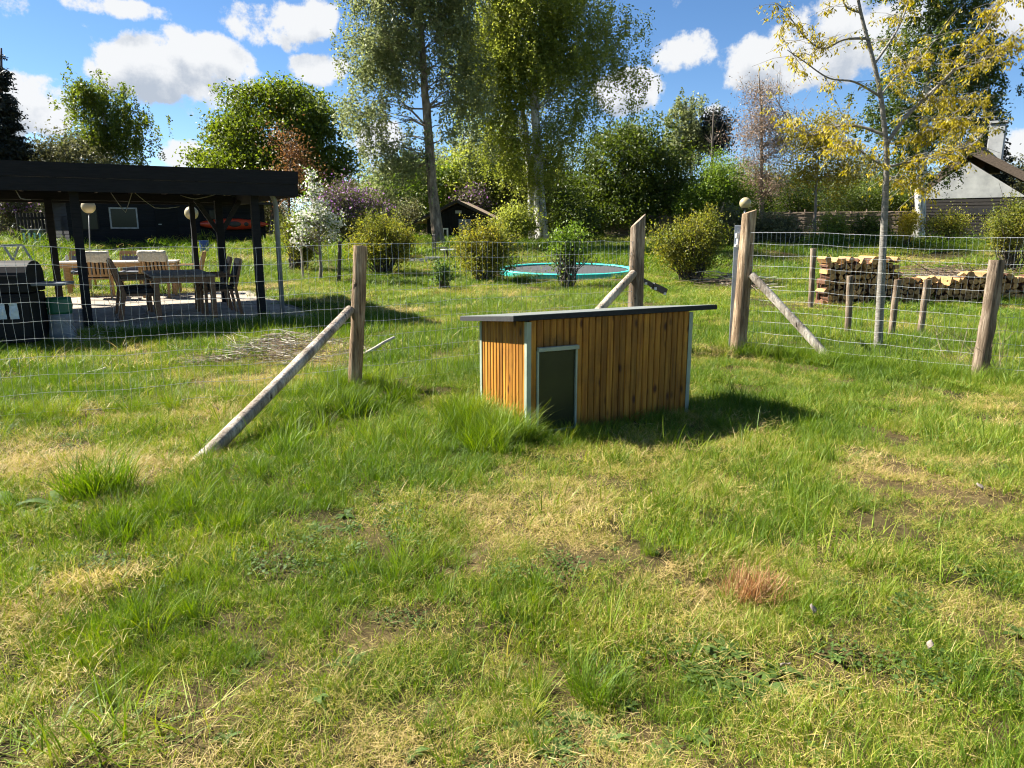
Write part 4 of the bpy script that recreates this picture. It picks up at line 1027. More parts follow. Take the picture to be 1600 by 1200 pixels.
def make_firewood():
    A = GX(1279, 15.0); B = GX(1760, 15.6); d = B - A; d.z = 0; rz = math.atan2(d.y, d.x)
    t = thing('firewood_stack', 'long stack of split firewood behind the right fence, higher at its left end', 'firewood', A, rz)
    meshes = []; tops = []
    for v in range(7):
        m = MB(); k = random.choice((3, 3, 4, 5)); n = 5 if k > 3 else 4; a0 = random.uniform(0, 6); pr = []
        if v < 5:
            pr = [(-.055, -.04), (.055, -.045), (.068, .0), (.03, .058), (-.035, .062), (-.066, .01)]
            pr = [(x * random.uniform(.65, 1.1), z * random.uniform(.65, 1.1)) for x, z in pr]
            if v < 3: pr = [pr[0], pr[1], pr[3], pr[4]] if v % 2 else [pr[0], pr[2], pr[4]]
        else: pr = [(math.cos(i * .785) * .058 * random.uniform(.9, 1.1), math.sin(i * .785) * .058 * random.uniform(.9, 1.1)) for i in range(8)]
        n = len(pr); vs = [(x, -.17, z) for x, z in pr] + [(x * random.uniform(.85, 1.05), .17, z * random.uniform(.85, 1.05)) for x, z in pr]
        m.cur = 1; m.add(vs, [tuple(range(n))]); m.add([vs[n + i] for i in range(n)], [tuple(range(n - 1, -1, -1))])
        for i in range(n):
            m.cur = 1 if (v < 5 and i in (0, n - 1)) else 0; m.add([vs[i], vs[(i + 1) % n], vs[n + (i + 1) % n], vs[n + i]], [(3, 2, 1, 0)])
        me = m.mesh('log', ['log_bark', 'log_cut']); meshes.append(me)
        tops.append(m.mesh('log', ['log_cut', 'log_cut']))
    cnt = 0; x = .05; L = d.length
    sp = .112
    for col in range(int(L / sp)):
        x = .05 + col * sp
        top = 1.02 - .09 * max(0, (x - .8)) if x < 1.42 else .60 + .05 * math.sin(x * 2.3)
        if 1.42 <= x < 1.7: top = .72
        rows = int(top / .104)
        for r in range(rows):
            if cnt >= 298: break
            o = obj('log', random.choice(meshes), t); o.scale = (random.uniform(.75, 1.2), 1, random.uniform(.75, 1.2))
            o.location = (x + (sp / 2 if r % 2 else 0) + random.uniform(-.02, .02), random.uniform(-.06, .04), .07 + r * .104 + random.uniform(-.01, .01)); o.rotation_euler = (random.uniform(-.05, .05), random.uniform(0, 6.28), random.uniform(-.08, .08)); cnt += 1
            if r == rows - 1:
                if random.random() < .75: o.data = random.choice(tops)
                s = random.uniform(1.0, 1.35); o.scale = (s, s, s); o.rotation_euler[2] += random.uniform(-.7, .7); o.location.z += random.uniform(0, .03)
    m = MB(); m.box((L / 2, .21, .28), (L - .1, .06, .52)); m.box((.75, .21, .68), (1.3, .06, .34)); m.build('back_row', 'log_bark', t)
make_firewood()

# ------------------------------------------------------------------ trees
LEAF_N, LEAF_S = 1.25, 1.3
def rand_unit(n):
    v = RNG.normal(size=(n, 3)); return v / np.linalg.norm(v, axis=1, keepdims=True)
def leaves_mesh(name, pts, size, mat, aspect=.55, droop=0.0, fold=.15):
    n = len(pts); d = rand_unit(n); d[:, 2] = d[:, 2] * (1 - .3 * droop) - droop; d /= np.linalg.norm(d, axis=1, keepdims=True)
    w = np.cross(d, rand_unit(n)); w /= np.linalg.norm(w, axis=1, keepdims=True) + 1e-9; nr = np.cross(d, w)
    s = size * RNG.uniform(.65, 1.3, n)[:, None]
    a = pts; c = pts + d * s; mid = pts + d * s * .45; b = mid + w * s * aspect * .5 + nr * s * fold; e = mid - w * s * aspect * .5 + nr * s * fold
    co = np.stack([a, b, c, e], 1).reshape(-1, 3)
    return np_mesh(name, co, np.arange(n * 4).reshape(n, 4), mat)
def clumps(env, ncl, nl, r, shell=.55, flat=.7, hang=0.0, hang_r=.075):
    """leaf points grouped in clumps filling a set of ellipsoids; returns leaf points and clump centres"""
    env = np.array(env, float); wt = env[:, 3] * env[:, 4] * env[:, 5]; wt = wt ** .8; wt /= wt.sum()
    k = RNG.choice(len(env), ncl, p=wt); u = rand_unit(ncl); rad = (shell + (1 - shell) * RNG.random(ncl)) * np.where(RNG.random(ncl) < .22, RNG.random(ncl) ** .5, 1)
    c = env[k, :3] + u * env[k, 3:6] * rad[:, None] * RNG.uniform(.86, 1.06, ncl)[:, None]
    out = []
    nl = nl * LEAF_N; m = np.maximum(8, (nl * RNG.uniform(.45, 1.5, ncl)).astype(int)); rr = r * RNG.uniform(.6, 1.35, ncl)
    for i in range(ncl):
        if hang > 0:
            ns = max(2, m[i] // 24)
            st = c[i] + RNG.normal(size=(ns, 3)) * rr[i] * np.array([1, 1, .5]); L = hang * RNG.uniform(.4, 1.3, ns)
            q = RNG.integers(0, ns, m[i]); uu = RNG.random(m[i]); sw = RNG.normal(size=(ns, 2)) * .12
            p = st[q].copy(); p[:, 2] -= uu * L[q]; p[:, :2] += sw[q] * (uu * L[q])[:, None] + RNG.normal(size=(m[i], 2)) * hang_r
        else:
            p = c[i] + RNG.normal(size=(m[i], 3)) * rr[i] * np.array([1, 1, flat])
        out.append(p)
    return np.concatenate(out), c
def limb(m, a, b, r0, r1, sag=.0, n=4, sides=5, wob=.04):
    a = Vector(a); b = Vector(b); L = (b - a).length; pts = []; rr = []
    for i in range(n + 1):
        u = i / n; p = a.lerp(b, u); p.z += sag * L * math.sin(u * math.pi)
        if 0 < i < n: p += Vector((random.gauss(0, wob), random.gauss(0, wob), random.gauss(0, wob))) * L
        pts.append(p); rr.append(r0 + (r1 - r0) * u)
    m.tube(pts, rr, sides, False)
def ell(px, py, rx, ry, Y, dep=.85):
    c = P(px, py, Y); s = Y / F_PX; return (c.x, c.y, c.z, rx * s, rx * s * dep, ry * s)
def tree(name, label, Y, trunk_px, env, leaf, bark, ncl, nl, r, size, rad=.2, group=None, hang=0, shell=.55, limbs=70, droop=.3, flat=.7, cat='tree', sides=10, extra=None, aspect=.55, twig=0, hang_r=.075):
    base = GX(trunk_px[0][0], Y)
    t = thing(name, label, cat, base, 0, group); bv = np.array(base)
    pts3 = [base - Vector((0, 0, .25))] + [P(px, py, Y) for px, py in trunk_px[1:]]
    pts, cs = clumps(env, ncl, nl, r, shell, flat, hang, hang_r)
    m = MB(); 
    # trunk, resampled with small bends
    full = []
    for a, b in zip(pts3, pts3[1:]):
        for i in range(4): full.append(a.lerp(b, i / 4) + Vector((random.gauss(0, .012), random.gauss(0, .012), 0)) * (1 if full else 0))
    full.append(pts3[-1]); nf = len(full)
    rr = [rad * (1 - .82 * (i / (nf - 1)) ** .9) * random.uniform(.94, 1.06) for i in range(nf)]; rr[0] *= 1.35; 
    m.tube([p - base for p in full], rr, sides, True, .05)
    zs = np.array([p.z for p in full])
    idx = RNG.permutation(len(cs))[:limbs]
    for i in idx:
        c = Vector(cs[i]); zt = max(base.z + .25 * (full[-1].z - base.z), min(full[-1].z, c.z - random.uniform(.1, .45) * ((c - full[-1]).xy.length + .4)))
        k = int(np.argmin(abs(zs - zt))); q = full[k]
        limb(m, q - base, c - base, min(max(rr[k] * .16, .009), .036), .005, .06, 4, 4, .06)
    if twig:
        for i in RNG.permutation(len(pts))[:twig]:
            p = Vector(pts[i]) - base; dd = Vector((random.gauss(0, .4), random.gauss(0, .4), random.uniform(.3, 1))).normalized() * random.uniform(.3, .9); m.tube([p - dd * .5, p + dd * .5], .006, 3, False)
    m.build('trunk', bark, t, True)
    obj('crown', leaves_mesh('crown', pts - bv, size * LEAF_S, leaf, aspect, droop), t)
    if extra:
        for nm, mat, n2, sz, fn in extra:
            sel = pts[RNG.permutation(len(pts))[:n2]]; sel = sel[fn(sel)] if fn else sel
            tag(obj(nm, leaves_mesh(nm, sel + RNG.normal(size=sel.shape) * .05 - bv, sz, mat, .8, 0), t), kind='stuff')
    return t
def bush(name, label, px, Y, env, leaf, ncl, nl, r, size, group=None, stems=26, bark='bark_dark', cat='bush', extra=None, droop=.0, shell=.4, flat=.8, hang=0, aspect=.55, spiky=0, shoots=0):
    base = GX(px, Y); t = thing(name, label, cat, base, 0, group); bv = np.array(base)
    pts, cs = clumps(env, ncl, nl, r, shell, flat, hang)
    pts = pts[pts[:, 2] > terr(pts[:, 0], pts[:, 1]) + .03]
    m = MB()
    if shoots:
        add = []
        for k in range(shoots):
            p = Vector(cs[RNG.integers(len(cs))]) - base; dd = ((p - Vector((0, 0, .1))).normalized() * .8 + Vector((random.gauss(0, .35), random.gauss(0, .35), random.uniform(.2, .9)))).normalized(); L = random.uniform(.2, .55)
            q1 = p + dd * L * .5; q2 = p + dd * L + Vector((0, 0, -.10 * L)); m.tube([p - dd * .2, q1, q2], [.006, .005, .002], 3, False)
            for j in range(14): u = random.random() ** .8; add.append(tuple(p.lerp(q2, u) + base + Vector((random.gauss(0, .025), random.gauss(0, .025), random.gauss(0, .025)))))
        pts = np.concatenate([pts, np.array(add)])
    for i in RNG.permutation(len(cs))[:stems]:
        c = Vector(cs[i]); limb(m, Vector((random.gauss(0, .10), random.gauss(0, .10), -.1)), c - base, .02, .005, .03, 4, 4, .05)
    for k in range(spiky):
        p = Vector(pts[RNG.integers(len(pts))]) - base; dd = (p - Vector((0, 0, -.4))).normalized() + Vector((random.gauss(0, .3), random.gauss(0, .3), .3)); m.tube([p, p + dd.normalized() * random.uniform(.15, .45)], .005, 3, False)
    m.build('stems', bark, t)
    obj('foliage', leaves_mesh('foliage', pts - bv, size * 1.1, leaf, aspect, droop), t)
    if extra:
        for nm, mat, n2, sz, fn in extra:
            sel = pts[RNG.permutation(len(pts))[:n2]]; sel = sel[fn(sel)] if fn else sel
            tag(obj(nm, leaves_mesh(nm, sel + RNG.normal(size=sel.shape) * .04 - bv, sz, mat, .8, 0), t), kind='stuff')
    return t

def make_trees():
    # big birches in the middle
    Y = 31.0
    tree('birch_tree', 'tall airy birch with one dark trunk rising just left of the cottage door', Y, [(688, 380), (676, 300), (668, 200), (660, 80), (655, -60), (650, -160)],
         [ell(600, 60, 75, 75, Y), ell(575, 150, 45, 60, Y), ell(640, -60, 110, 90, Y), ell(610, 230, 55, 70, Y), ell(720, 150, 50, 100, Y), ell(705, 20, 60, 90, Y), ell(590, 300, 30, 35, Y)],
         'leaf_birch_airy', 'birch_bark_dark', 350, 170, .44, .088, .27, 'tall birches in the middle', hang=.9, shell=.35, limbs=150)
    Y = 35.0
    tree('birch_tree', 'huge weeping birch with the thicker white trunk right of the cottage', Y, [(848, 376), (843, 300), (838, 200), (830, 90), (825, -60), (820, -170)],
         [ell(800, 60, 95, 110, Y), ell(760, 150, 55, 75, Y), ell(870, 40, 110, 110, Y), ell(880, 160, 65, 75, Y), ell(830, -90, 150, 100, Y), ell(955, 50, 50, 70, Y), ell(1005, 95, 32, 30, Y), ell(985, 130, 30, 40, Y), ell(830, 230, 70, 50, Y)],
         'leaf_birch', 'birch_bark', 560, 175, .44, .090, .32, 'tall birches in the middle', hang=1.25, shell=.35, limbs=170)
    tree('birch_tree', 'slimmer white birch trunk standing left against the thick weeping birch', Y + .8, [(832, 374), (830, 300), (822, 200), (800, 90), (780, -20)],
         [ell(780, 100, 75, 100, Y), ell(745, 60, 45, 70, Y), ell(770, 210, 50, 50, Y)], 'leaf_birch', 'birch_bark', 130, 110, .42, .09, .2, 'tall birches in the middle', hang=1.0, shell=.35, limbs=60)
    Y = 40.0
    tree('beech_tree', 'dense dark green broad tree behind the middle gate post', Y, [(975, 372), (975, 300), (975, 230)],
         [ell(980, 255, 85, 65, Y), ell(920, 300, 50, 55, Y), ell(1040, 300, 45, 50, Y), ell(985, 225, 50, 40, Y), ell(970, 330, 85, 35, Y)], 'leaf_dark', 'bark_dark', 300, 100, .40, .12, .25, shell=.6, limbs=60, droop=.1)
    Y = 52.0
    tree('beech_tree', 'large round green tree behind the right end of the pergola roof', Y, [(430, 372), (430, 300), (432, 200)],
         [ell(430, 200, 95, 68, Y), ell(365, 245, 58, 50, Y), ell(500, 245, 55, 50, Y), ell(430, 270, 120, 45, Y), ell(415, 165, 55, 32, Y), ell(480, 170, 40, 30, Y)], 'leaf_beech', 'bark_dark', 520, 95, .55, .17, .4, shell=.72, limbs=70, droop=.2, flat=.45)
    Y = 48.0
    tree('birch_tree', 'slender birch against the clouds above the left part of the pergola', Y, [(180, 372), (172, 290), (165, 200), (155, 130)],
         [ell(150, 150, 42, 45, Y), ell(190, 190, 45, 45, Y), ell(160, 215, 48, 45, Y), ell(215, 230, 28, 30, Y), ell(140, 135, 25, 28, Y)], 'leaf_beech', 'birch_bark', 190, 85, .5, .13, .22, hang=1.0, shell=.3, limbs=110)
    Y = 44.0
    sp = []; 
    for k in range(9): sp.append(ell(2, 92 + k * 21, 2 + k * 6.0, 13, Y))
    tree('spruce_tree', 'dark spruce at the upper left edge', Y, [(2, 372), (2, 200), (2, 75)], sp, 'leaf_conifer', 'bark_dark', 420, 65, .20, .13, .25, shell=.4, limbs=150, droop=.7, flat=.35)
    Y = 46
    tree('shrub_tree', 'olive green tree low above the pergola roof beside the spruce', Y, [(95, 372), (95, 280)], [ell(95, 250, 45, 38, Y), ell(60, 265, 40, 35, Y), ell(135, 265, 45, 30, Y)], 'leaf_olive', 'bark_dark', 130, 80, .5, .13, .2)
    Y = 36
    tree('red_maple', 'small russet-leaved maple at the right end of the pergola roof', Y, [(452, 378), (452, 300), (455, 230)], [ell(455, 235, 36, 42, Y), ell(440, 285, 35, 40, Y), ell(475, 270, 25, 40, Y)], 'leaf_russet', 'bark_dark', 62, 40, .35, .09, .08, shell=.2, limbs=60)
    # blossom tree
    Y = 20.5
    tree('blossom_tree', 'small white blossoming fruit tree right of the pergola', Y, [(501, 417), (500, 380), (495, 330), (488, 285)],
         [ell(490, 300, 20, 32, Y), ell(478, 340, 34, 30, Y), ell(510, 345, 28, 34, Y), ell(487, 275, 10, 14, Y), ell(470, 365, 22, 20, Y), ell(532, 335, 10, 14, Y)], 'petal_white', 'bark_grey', 120, 14, .085, .052, .055, shell=.1, limbs=120, droop=0, aspect=.9,
         extra=[('young_leaves', 'leaf_bright', 1500, .06, None)])
    Y = 30
    bush('lilac_shrub', 'lilac shrub with purple flowers behind the blossoming tree', 550, Y, [ell(545, 330, 45, 48, Y), ell(585, 345, 30, 40, Y), ell(520, 345, 30, 40, Y)], 'leaf_olive', 150, 80, .28, .09,
         extra=[('flowers', 'petal_lilac', 4200, .08, lambda p: p[:, 2] > 2.0)], cat='shrub')
    # golden green round bushes on the lawn
    def gb(label, px, Y, env, n, group='round golden bushes on the lawn'):
        for e in list(env):
            for _ in range(4):
                u = rand_unit(1)[0]; u[2] = abs(u[2]) * .9; env.append((e[0] + u[0] * e[3] * .9, e[1] + u[1] * e[4] * .9, e[2] + u[2] * e[5] * .95, e[3] * .28, e[4] * .28, e[5] * .34))
        bush('golden_bush', label, px, Y, env, 'leaf_yellowbush', int(n * 1.0), 62, .17, .052, group, 90, shell=.15, spiky=120, shoots=int(n * 1.1))
    Y = 22.0
    gb('round golden-green bush between the left post and the cottage', 600, Y, [ell(600, 378, 48, 40, Y), ell(575, 390, 30, 30, Y), ell(628, 390, 26, 30, Y)], 190)
    Y = 20.5
    gb('round golden-green bush just left of the trampoline', 757, Y, [ell(757, 392, 45, 42, Y), ell(735, 395, 26, 28, Y), ell(780, 395, 26, 34, Y), ell(768, 420, 22, 24, Y)], 200)
    gb('round golden-green bush between the two gate posts', 1080, 20.0, [ell(1078, 380, 46, 42, 20), ell(1105, 365, 24, 32, 20), ell(1052, 395, 28, 30, 20), ell(1088, 405, 30, 26, 20)], 200)
    gb('golden-green bush behind the downpipe of the pergola', 462, 23, [ell(462, 372, 28, 36, 23), ell(480, 392, 20, 24, 23)], 90)
    gb('loose golden-green bush at the right edge beyond the brush heap', 1575, 22, [ell(1575, 365, 45, 36, 22), ell(1600, 345, 30, 34, 22)], 130)
    bush('young_shrub', 'young bright green shrub in front of the trampoline', 885, 19.0, [ell(885, 378, 28, 36, 19), ell(878, 405, 24, 26, 19), ell(902, 388, 20, 34, 19), ell(868, 380, 12, 22, 19)], 'leaf_bright', 70, 30, .15, .065, stems=60, shell=.2, cat='shrub')
    bush('sapling', 'small leafy sapling low in the lawn left of the golden bush', 690, 18.5, [ell(690, 428, 13, 17, 18.5)], 'leaf_weed', 20, 26, .09, .08, stems=16, shell=.2, cat='shrub')
    # behind the cottage
    Y = 44
    tree('lime_tree', 'bright green tree behind the left side of the cottage', Y, [(640, 372), (640, 300)], [ell(640, 300, 50, 55, Y), ell(600, 325, 38, 45, Y), ell(690, 290, 40, 45, Y)], 'leaf_bright', 'bark_dark', 190, 80, .42, .12, .15, limbs=40)
    tree('lime_tree', 'green leafy tree behind the right side of the cottage', Y + 1, [(745, 372), (745, 280)], [ell(735, 275, 55, 50, Y), ell(770, 320, 45, 45, Y)], 'leaf_birch', 'bark_dark', 180, 80, .42, .12, .15, limbs=40)
    tree('old_conifer', 'dark brownish conifer behind the white birch trunks', Y + 3, [(800, 372), (800, 260), (800, 180)], [ell(800, 230, 45, 55, Y), ell(790, 300, 50, 60, Y), ell(850, 290, 45, 60, Y)], 'leaf_olive', 'bark_dark', 190, 80, .40, .12, .2, limbs=120, twig=300)
    bush('lilac_shrub', 'pale lilac shrub showing above the cottage ridge', 738, 42, [ell(738, 318, 30, 28, 42)], 'leaf_olive', 50, 70, .3, .1, extra=[('flowers', 'petal_lilac', 900, .1, None)], cat='shrub')
    bush('lilac_shrub', 'lilac shrub with purple flowers at the left edge behind the bins', 22, 36, [ell(20, 320, 32, 42, 36)], 'leaf_olive', 70, 80, .3, .1, extra=[('flowers', 'petal_lilac', 900, .1, lambda p: p[:, 2] > 2.2)], cat='shrub')
    bush('evergreen_shrub', 'dark evergreen shrub between the white birches and the gate post', 905, 33, [ell(905, 345, 40, 36, 33), ell(885, 325, 25, 35, 33)], 'leaf_dark', 110, 80, .28, .09, cat='shrub')
    bush('evergreen_shrub', 'green shrub right behind the golden bush near the cottage', 805, 33, [ell(808, 348, 28, 30, 33)], 'leaf_birch', 80, 80, .28, .09, cat='shrub')
    bush('grey_shrub', 'brownish shrub between lilac and golden bush', 600, 40, [ell(605, 345, 40, 32, 40), ell(640, 335, 20, 28, 40)], 'leaf_olive', 90, 80, .28, .09, cat='shrub')
    # right background
    Y = 58
    tree('birch_tree', 'grey-green birch in the gap right of the dense dark tree', Y, [(1085, 368), (1080, 280), (1075, 170)], [ell(1072, 170, 30, 34, Y), ell(1090, 215, 42, 40, Y), ell(1065, 225, 30, 45, Y)], 'leaf_birch_airy', 'birch_bark', 130, 80, .5, .15, .2, hang=.9, shell=.3, limbs=80)
    tree('pine_tree', 'dark pine with open crown beside the grey-green birch', Y - 3, [(1112, 368), (1112, 270), (1115, 175)], [ell(1118, 190, 24, 22, Y), ell(1110, 220, 30, 16, Y)], 'leaf_conifer', 'bark_dark', 55, 80, .45, .16, .22, shell=.3, limbs=50)
    Y = 38
    bush('bright_shrub', 'tall fresh green willow shrub right of the dense dark tree', 1115, Y, [ell(1115, 290, 42, 48, Y), ell(1085, 330, 36, 40, Y), ell(1150, 325, 32, 40, Y)], 'leaf_bright', 190, 90, .32, .10, stems=60, cat='shrub', spiky=200)
    tree('bare_tree', 'pinkish brown half-bare tree above the tall right gate post', 40, [(1190, 372), (1190, 280), (1190, 180), (1185, 110)], [ell(1190, 195, 46, 60, 40), ell(1168, 250, 34, 60, 40), ell(1222, 225, 36, 66, 40), ell(1190, 145, 34, 34, 40), ell(1195, 290, 50, 40, 40)], 'leaf_brown', 'bark_grey', 260, 36, .40, .07, .14, shell=.1, limbs=200, droop=0, twig=1400)
    tree('golden_tree', 'gold-leaved small tree between the tall post and the young yellow tree', 33, [(1272, 374), (1275, 300), (1280, 230)], [ell(1285, 220, 46, 50, 33), ell(1262, 265, 34, 45, 33), ell(1315, 275, 34, 45, 33), ell(1295, 185, 30, 24, 33), ell(1250, 215, 22, 22, 33)], 'leaf_gold', 'bark_grey', 150, 48, .36, .08, .09, shell=.05, limbs=130)
    Y = 34
    tree('birch_tree', 'big leafy birch behind the young yellow tree at the right', Y, [(1434, 415), (1438, 330), (1442, 220), (1450, 90), (1455, -60)],
         [ell(1440, 60, 80, 80, Y), ell(1500, 30, 75, 90, Y), ell(1400, 170, 55, 70, Y), ell(1480, 160, 75, 80, Y), ell(1545, 110, 45, 70, Y), ell(1440, 240, 60, 45, Y), ell(1460, -80, 110, 80, Y)], 'leaf_dark', 'birch_bark', 400, 100, .45, .10, .3, hang=.7, shell=.35, limbs=150)
    tree('fir_tree', 'dark fir behind the chimney of the thatched house', 55, [(1545, 368), (1545, 250), (1545, 125)], [ell(1545, 140 + 22 * k, 6 + 4.2 * k, 16, 55) for k in range(8)], 'leaf_conifer', 'bark_dark', 130, 70, .35, .18, .2, droop=.6, flat=.4)
    for px, py, rx, ry, lab in ((1320, 310, 50, 34, 'middle of three dark evergreen shrubs behind the wattle fence'), (1385, 310, 40, 34, 'rightmost of three dark evergreen shrubs behind the wattle fence'), (1245, 320, 40, 30, 'leftmost of three dark evergreen shrubs behind the wattle fence')):
        bush('hedge_shrub', lab, px, 41, [ell(px, py, rx, ry, 41), ell(px + 14, py + 14, rx * .8, ry * .8, 41)], 'leaf_dark', 80, 80, .28, .09, 'shrubs behind the wattle fence', cat='shrub')
    for px, py, rx, ry, mt, lab in ((1222, 362, 26, 22, 'leaf_olive', 'low brownish shrub before the left end of the wattle fence'), (1296, 358, 24, 24, 'leaf_birch', 'low green shrub before the middle of the wattle fence'), (1358, 362, 24, 20, 'leaf_dark', 'low dark shrub before the wattle fence left of the yellow shrub'),
                                (1478, 352, 30, 26, 'leaf_yellowbush', 'loose yellow-green shrub before the plank wall of the thatched house')):
        bush('garden_shrub', lab, px, 31.5, [ell(px, py, rx, ry, 31.5), ell(px + rx * .6, py + 6, rx * .6, ry * .7, 31.5)], mt, 46, 55, .22, .08, 'shrubs along the wattle fence', cat='shrub', shoots=40)
    bush('yellow_shrub', 'bright yellow shrub against the foot of the birch trunk', 1420, 30, [ell(1420, 352, 17, 24, 30)], 'leaf_yellow', 36, 60, .16, .07, cat='shrub', stems=20)
    bush('ground_cover', 'low green ground cover along the foot of the wattle fence', 1330, 31, [ell(1290, 380, 60, 12, 31), ell(1380, 380, 60, 13, 31), ell(1470, 385, 60, 12, 31)], 'leaf_bright', 160, 60, .2, .08, cat='ground cover')['kind'] = 'stuff'
    bush('hedge_shrub', 'dark shrub at the foot of the half-bare tree behind the tall post', 1200, 31, [ell(1205, 362, 34, 26, 31), ell(1165, 365, 34, 26, 31), ell(1130, 355, 30, 36, 31)], 'leaf_olive', 150, 80, .24, .09, cat='shrub')
    # tree belt closing the view
    k = 0
    belt = [(-120, 60, 250, 'beyond the left edge'), (-40, 62, 260, 'left of the dark spruce'), (60, 63, 285, 'behind the olive tree beside the spruce'), (250, 64, 290, 'between the slender birch and the round tree'), (330, 60, 300, 'left of the large round tree'),
            (418, 58, 305, 'behind the right pergola post'), (560, 66, 285, 'right of the large round tree'), (620, 58, 270, 'left of the airy birch trunk'), (700, 66, 250, 'above the cottage roof'), (860, 60, 265, 'behind the white birch trunks'), (940, 64, 255, 'left of the dense dark tree'), (1040, 62, 280, 'right of the dense dark tree'),
            (1160, 66, 260, 'left of the half-bare tree'), (1230, 56, 265, 'right of the half-bare tree'), (1330, 60, 250, 'right of the gold-leaved tree'), (1400, 52, 270, 'behind the trunk of the young yellow tree'), (1500, 62, 265, 'behind the white gable'), (1620, 56, 240, 'at the right edge behind the thatch'), (1720, 60, 250, 'beyond the right edge')]
    protos = {}
    mats = ['leaf_beech', 'leaf_dark', 'leaf_olive']
    for (px, Y, top, where) in belt:
        g = GX(px, Y); mt = mats[k % 3]; h = P(px, top, Y).z - g.z
        if mt not in protos:
            pts, cs = clumps([(0, 0, 3.4, 3.6, 3, 2.6), (-2, 0, 2.4, 2.4, 2, 2.2), (2, .5, 2.6, 2.4, 2, 2.3), (0, 0, 1.6, 4, 2.5, 1.6)], 230, 70, .5, .6)
            pts = pts[pts[:, 2] > .1]; m = MB(); m.tube([(0, 0, -.5), (0, 0, 3.5)], [.25, .08], 8)
            for i in range(40): limb(m, (0, 0, 1 + random.random() * 2), Vector(cs[i]), .07, .01)
            protos[mt] = (m.mesh('trunk', 'bark_dark'), leaves_mesh('crown', pts, .2, mt))
        t = thing('belt_tree', 'leafy tree of the far belt ' + where, 'tree', g, random.uniform(0, 6.28), 'far tree belt'); s = h / 5.6; t.scale = (s * random.uniform(1, 1.25), s * 1.1, s)
        obj('trunk', protos[mt][0], t); obj('crown', protos[mt][1], t); k += 1
make_trees()

def young_tree():
    Y = 9.3; base = GX(1372, Y)
    t = thing('young_yellow_tree', 'young slender tree with drooping yellow leaves behind the right fence', 'tree', base)
    m = MB()
    tw = []
    def path(pl, r0, r1, dy0=0, dy1=0, sides=8):
        pts = []; n = len(pl)
        for i, (x, y) in enumerate(pl): pts.append(P(x, y, Y + dy0 + (dy1 - dy0) * i / (n - 1)))
        # smooth
        out = []
        for i in range(n - 1):
            p0 = pts[max(i - 1, 0)]; p1 = pts[i]; p2 = pts[i + 1]; p3 = pts[min(i + 2, n - 1)]
            for k in range(5):
                u = k / 5; out.append(.5 * ((2 * p1) + (p2 - p0) * u + (2 * p0 - 5 * p1 + 4 * p2 - p3) * u * u + (3 * p1 - p0 - 3 * p2 + p3) * u ** 3))
        out.append(pts[-1]); k = len(out)
        m.tube([p - base for p in out], [r0 + (r1 - r0) * (i / (k - 1)) ** .8 for i in range(k)], sides, True, .03); return out
    tr = path([(1371, 560), (1375, 480), (1380, 380), (1384, 290), (1385, 235), (1376, 150), (1362, 85), (1345, 20), (1335, -40), (1328, -110)], .056, .010, sides=12)
    B = []
    B.append(path([(1385, 225), (1420, 178), (1470, 130), (1515, 80), (1550, 30), (1575, -20)], .030, .006, 0, -.5))
    B.append(path([(1384, 212), (1345, 198), (1305, 198), (1265, 212), (1235, 190), (1210, 150)], .022, .005, 0, .5))
    B.append(path([(1374, 150), (1335, 128), (1295, 122), (1255, 95), (1230, 78)], .016, .004, 0, -.5))
    B.append(path([(1352, 60), (1318, 62), (1285, 76), (1255, 55), (1235, 28), (1215, 5)], .017, .004, 0, .3))
    B.append(path([(1383, 262), (1425, 252), (1480, 238), (1520, 225), (1550, 190)], .018, .004, 0, .4))
    B.append(path([(1383, 262), (1350, 240), (1325, 222), (1300, 235)], .014, .004, 0, -.5))
    B.append(path([(1366, 100), (1400, 50), (1420, 0), (1430, -50)], .018, .005, 0, .4))
    B.append(path([(1345, 20), (1322, 10), (1312, -20), (1305, -60)], .014, .004))
    B.append(path([(1440, 155), (1470, 158), (1505, 155), (1545, 165)], .010, .003, -.1, .3))
    B.append(path([(1490, 110), (1530, 95), (1570, 75), (1600, 60)], .010, .003, -.2, .2))
    B.append(path([(1385, 225), (1430, 215), (1470, 190), (1510, 195)], .012, .003, 0, -.7))
    B.append(path([(1384, 290), (1400, 275), (1425, 285), (1445, 300)], .009, .003, 0, .2))
    B.append(path([(1376, 150), (1400, 120), (1440, 90), (1470, 50)], .012, .003, 0, .7))
    pts = []
    wsz = [1.5, 1.25, .5, .8, 1.2, 1.2, .8, .5, 1.1, 1.0, 1.6, 1.0, 1.0]
    for br, w in zip(B, wsz):
        n = len(br)
        for k in range(int(48 * w)):
            i = int((.25 + .75 * random.random()) * (n - 1)); p = br[i]
            d = Vector((random.gauss(0, 1), random.gauss(0, 1), random.gauss(.1, .5))).normalized() * random.uniform(.10, .48); q = p + d; q.z -= .03
            m.tube([p - base, (p + q) / 2 - base + Vector((0, 0, .03)), q - base], [.004, .003, .002], 3, False)
            for c in range(random.choice((2, 3, 3, 4))):
                u = random.uniform(.3, 1); s = p.lerp(q, u)
                for l in range(random.choice((4, 5, 6, 7))): pts.append(tuple(s + Vector((random.gauss(0, .02), random.gauss(0, .02), random.gauss(-.01, .02)))))
    m.build('trunk', 'bark_young', t, True)
    a = np.array(pts) - np.array(base)
    obj('crown', leaves_mesh('crown', a, .048, 'leaf_yellow', .36, 1.0, .1), t)
young_tree()

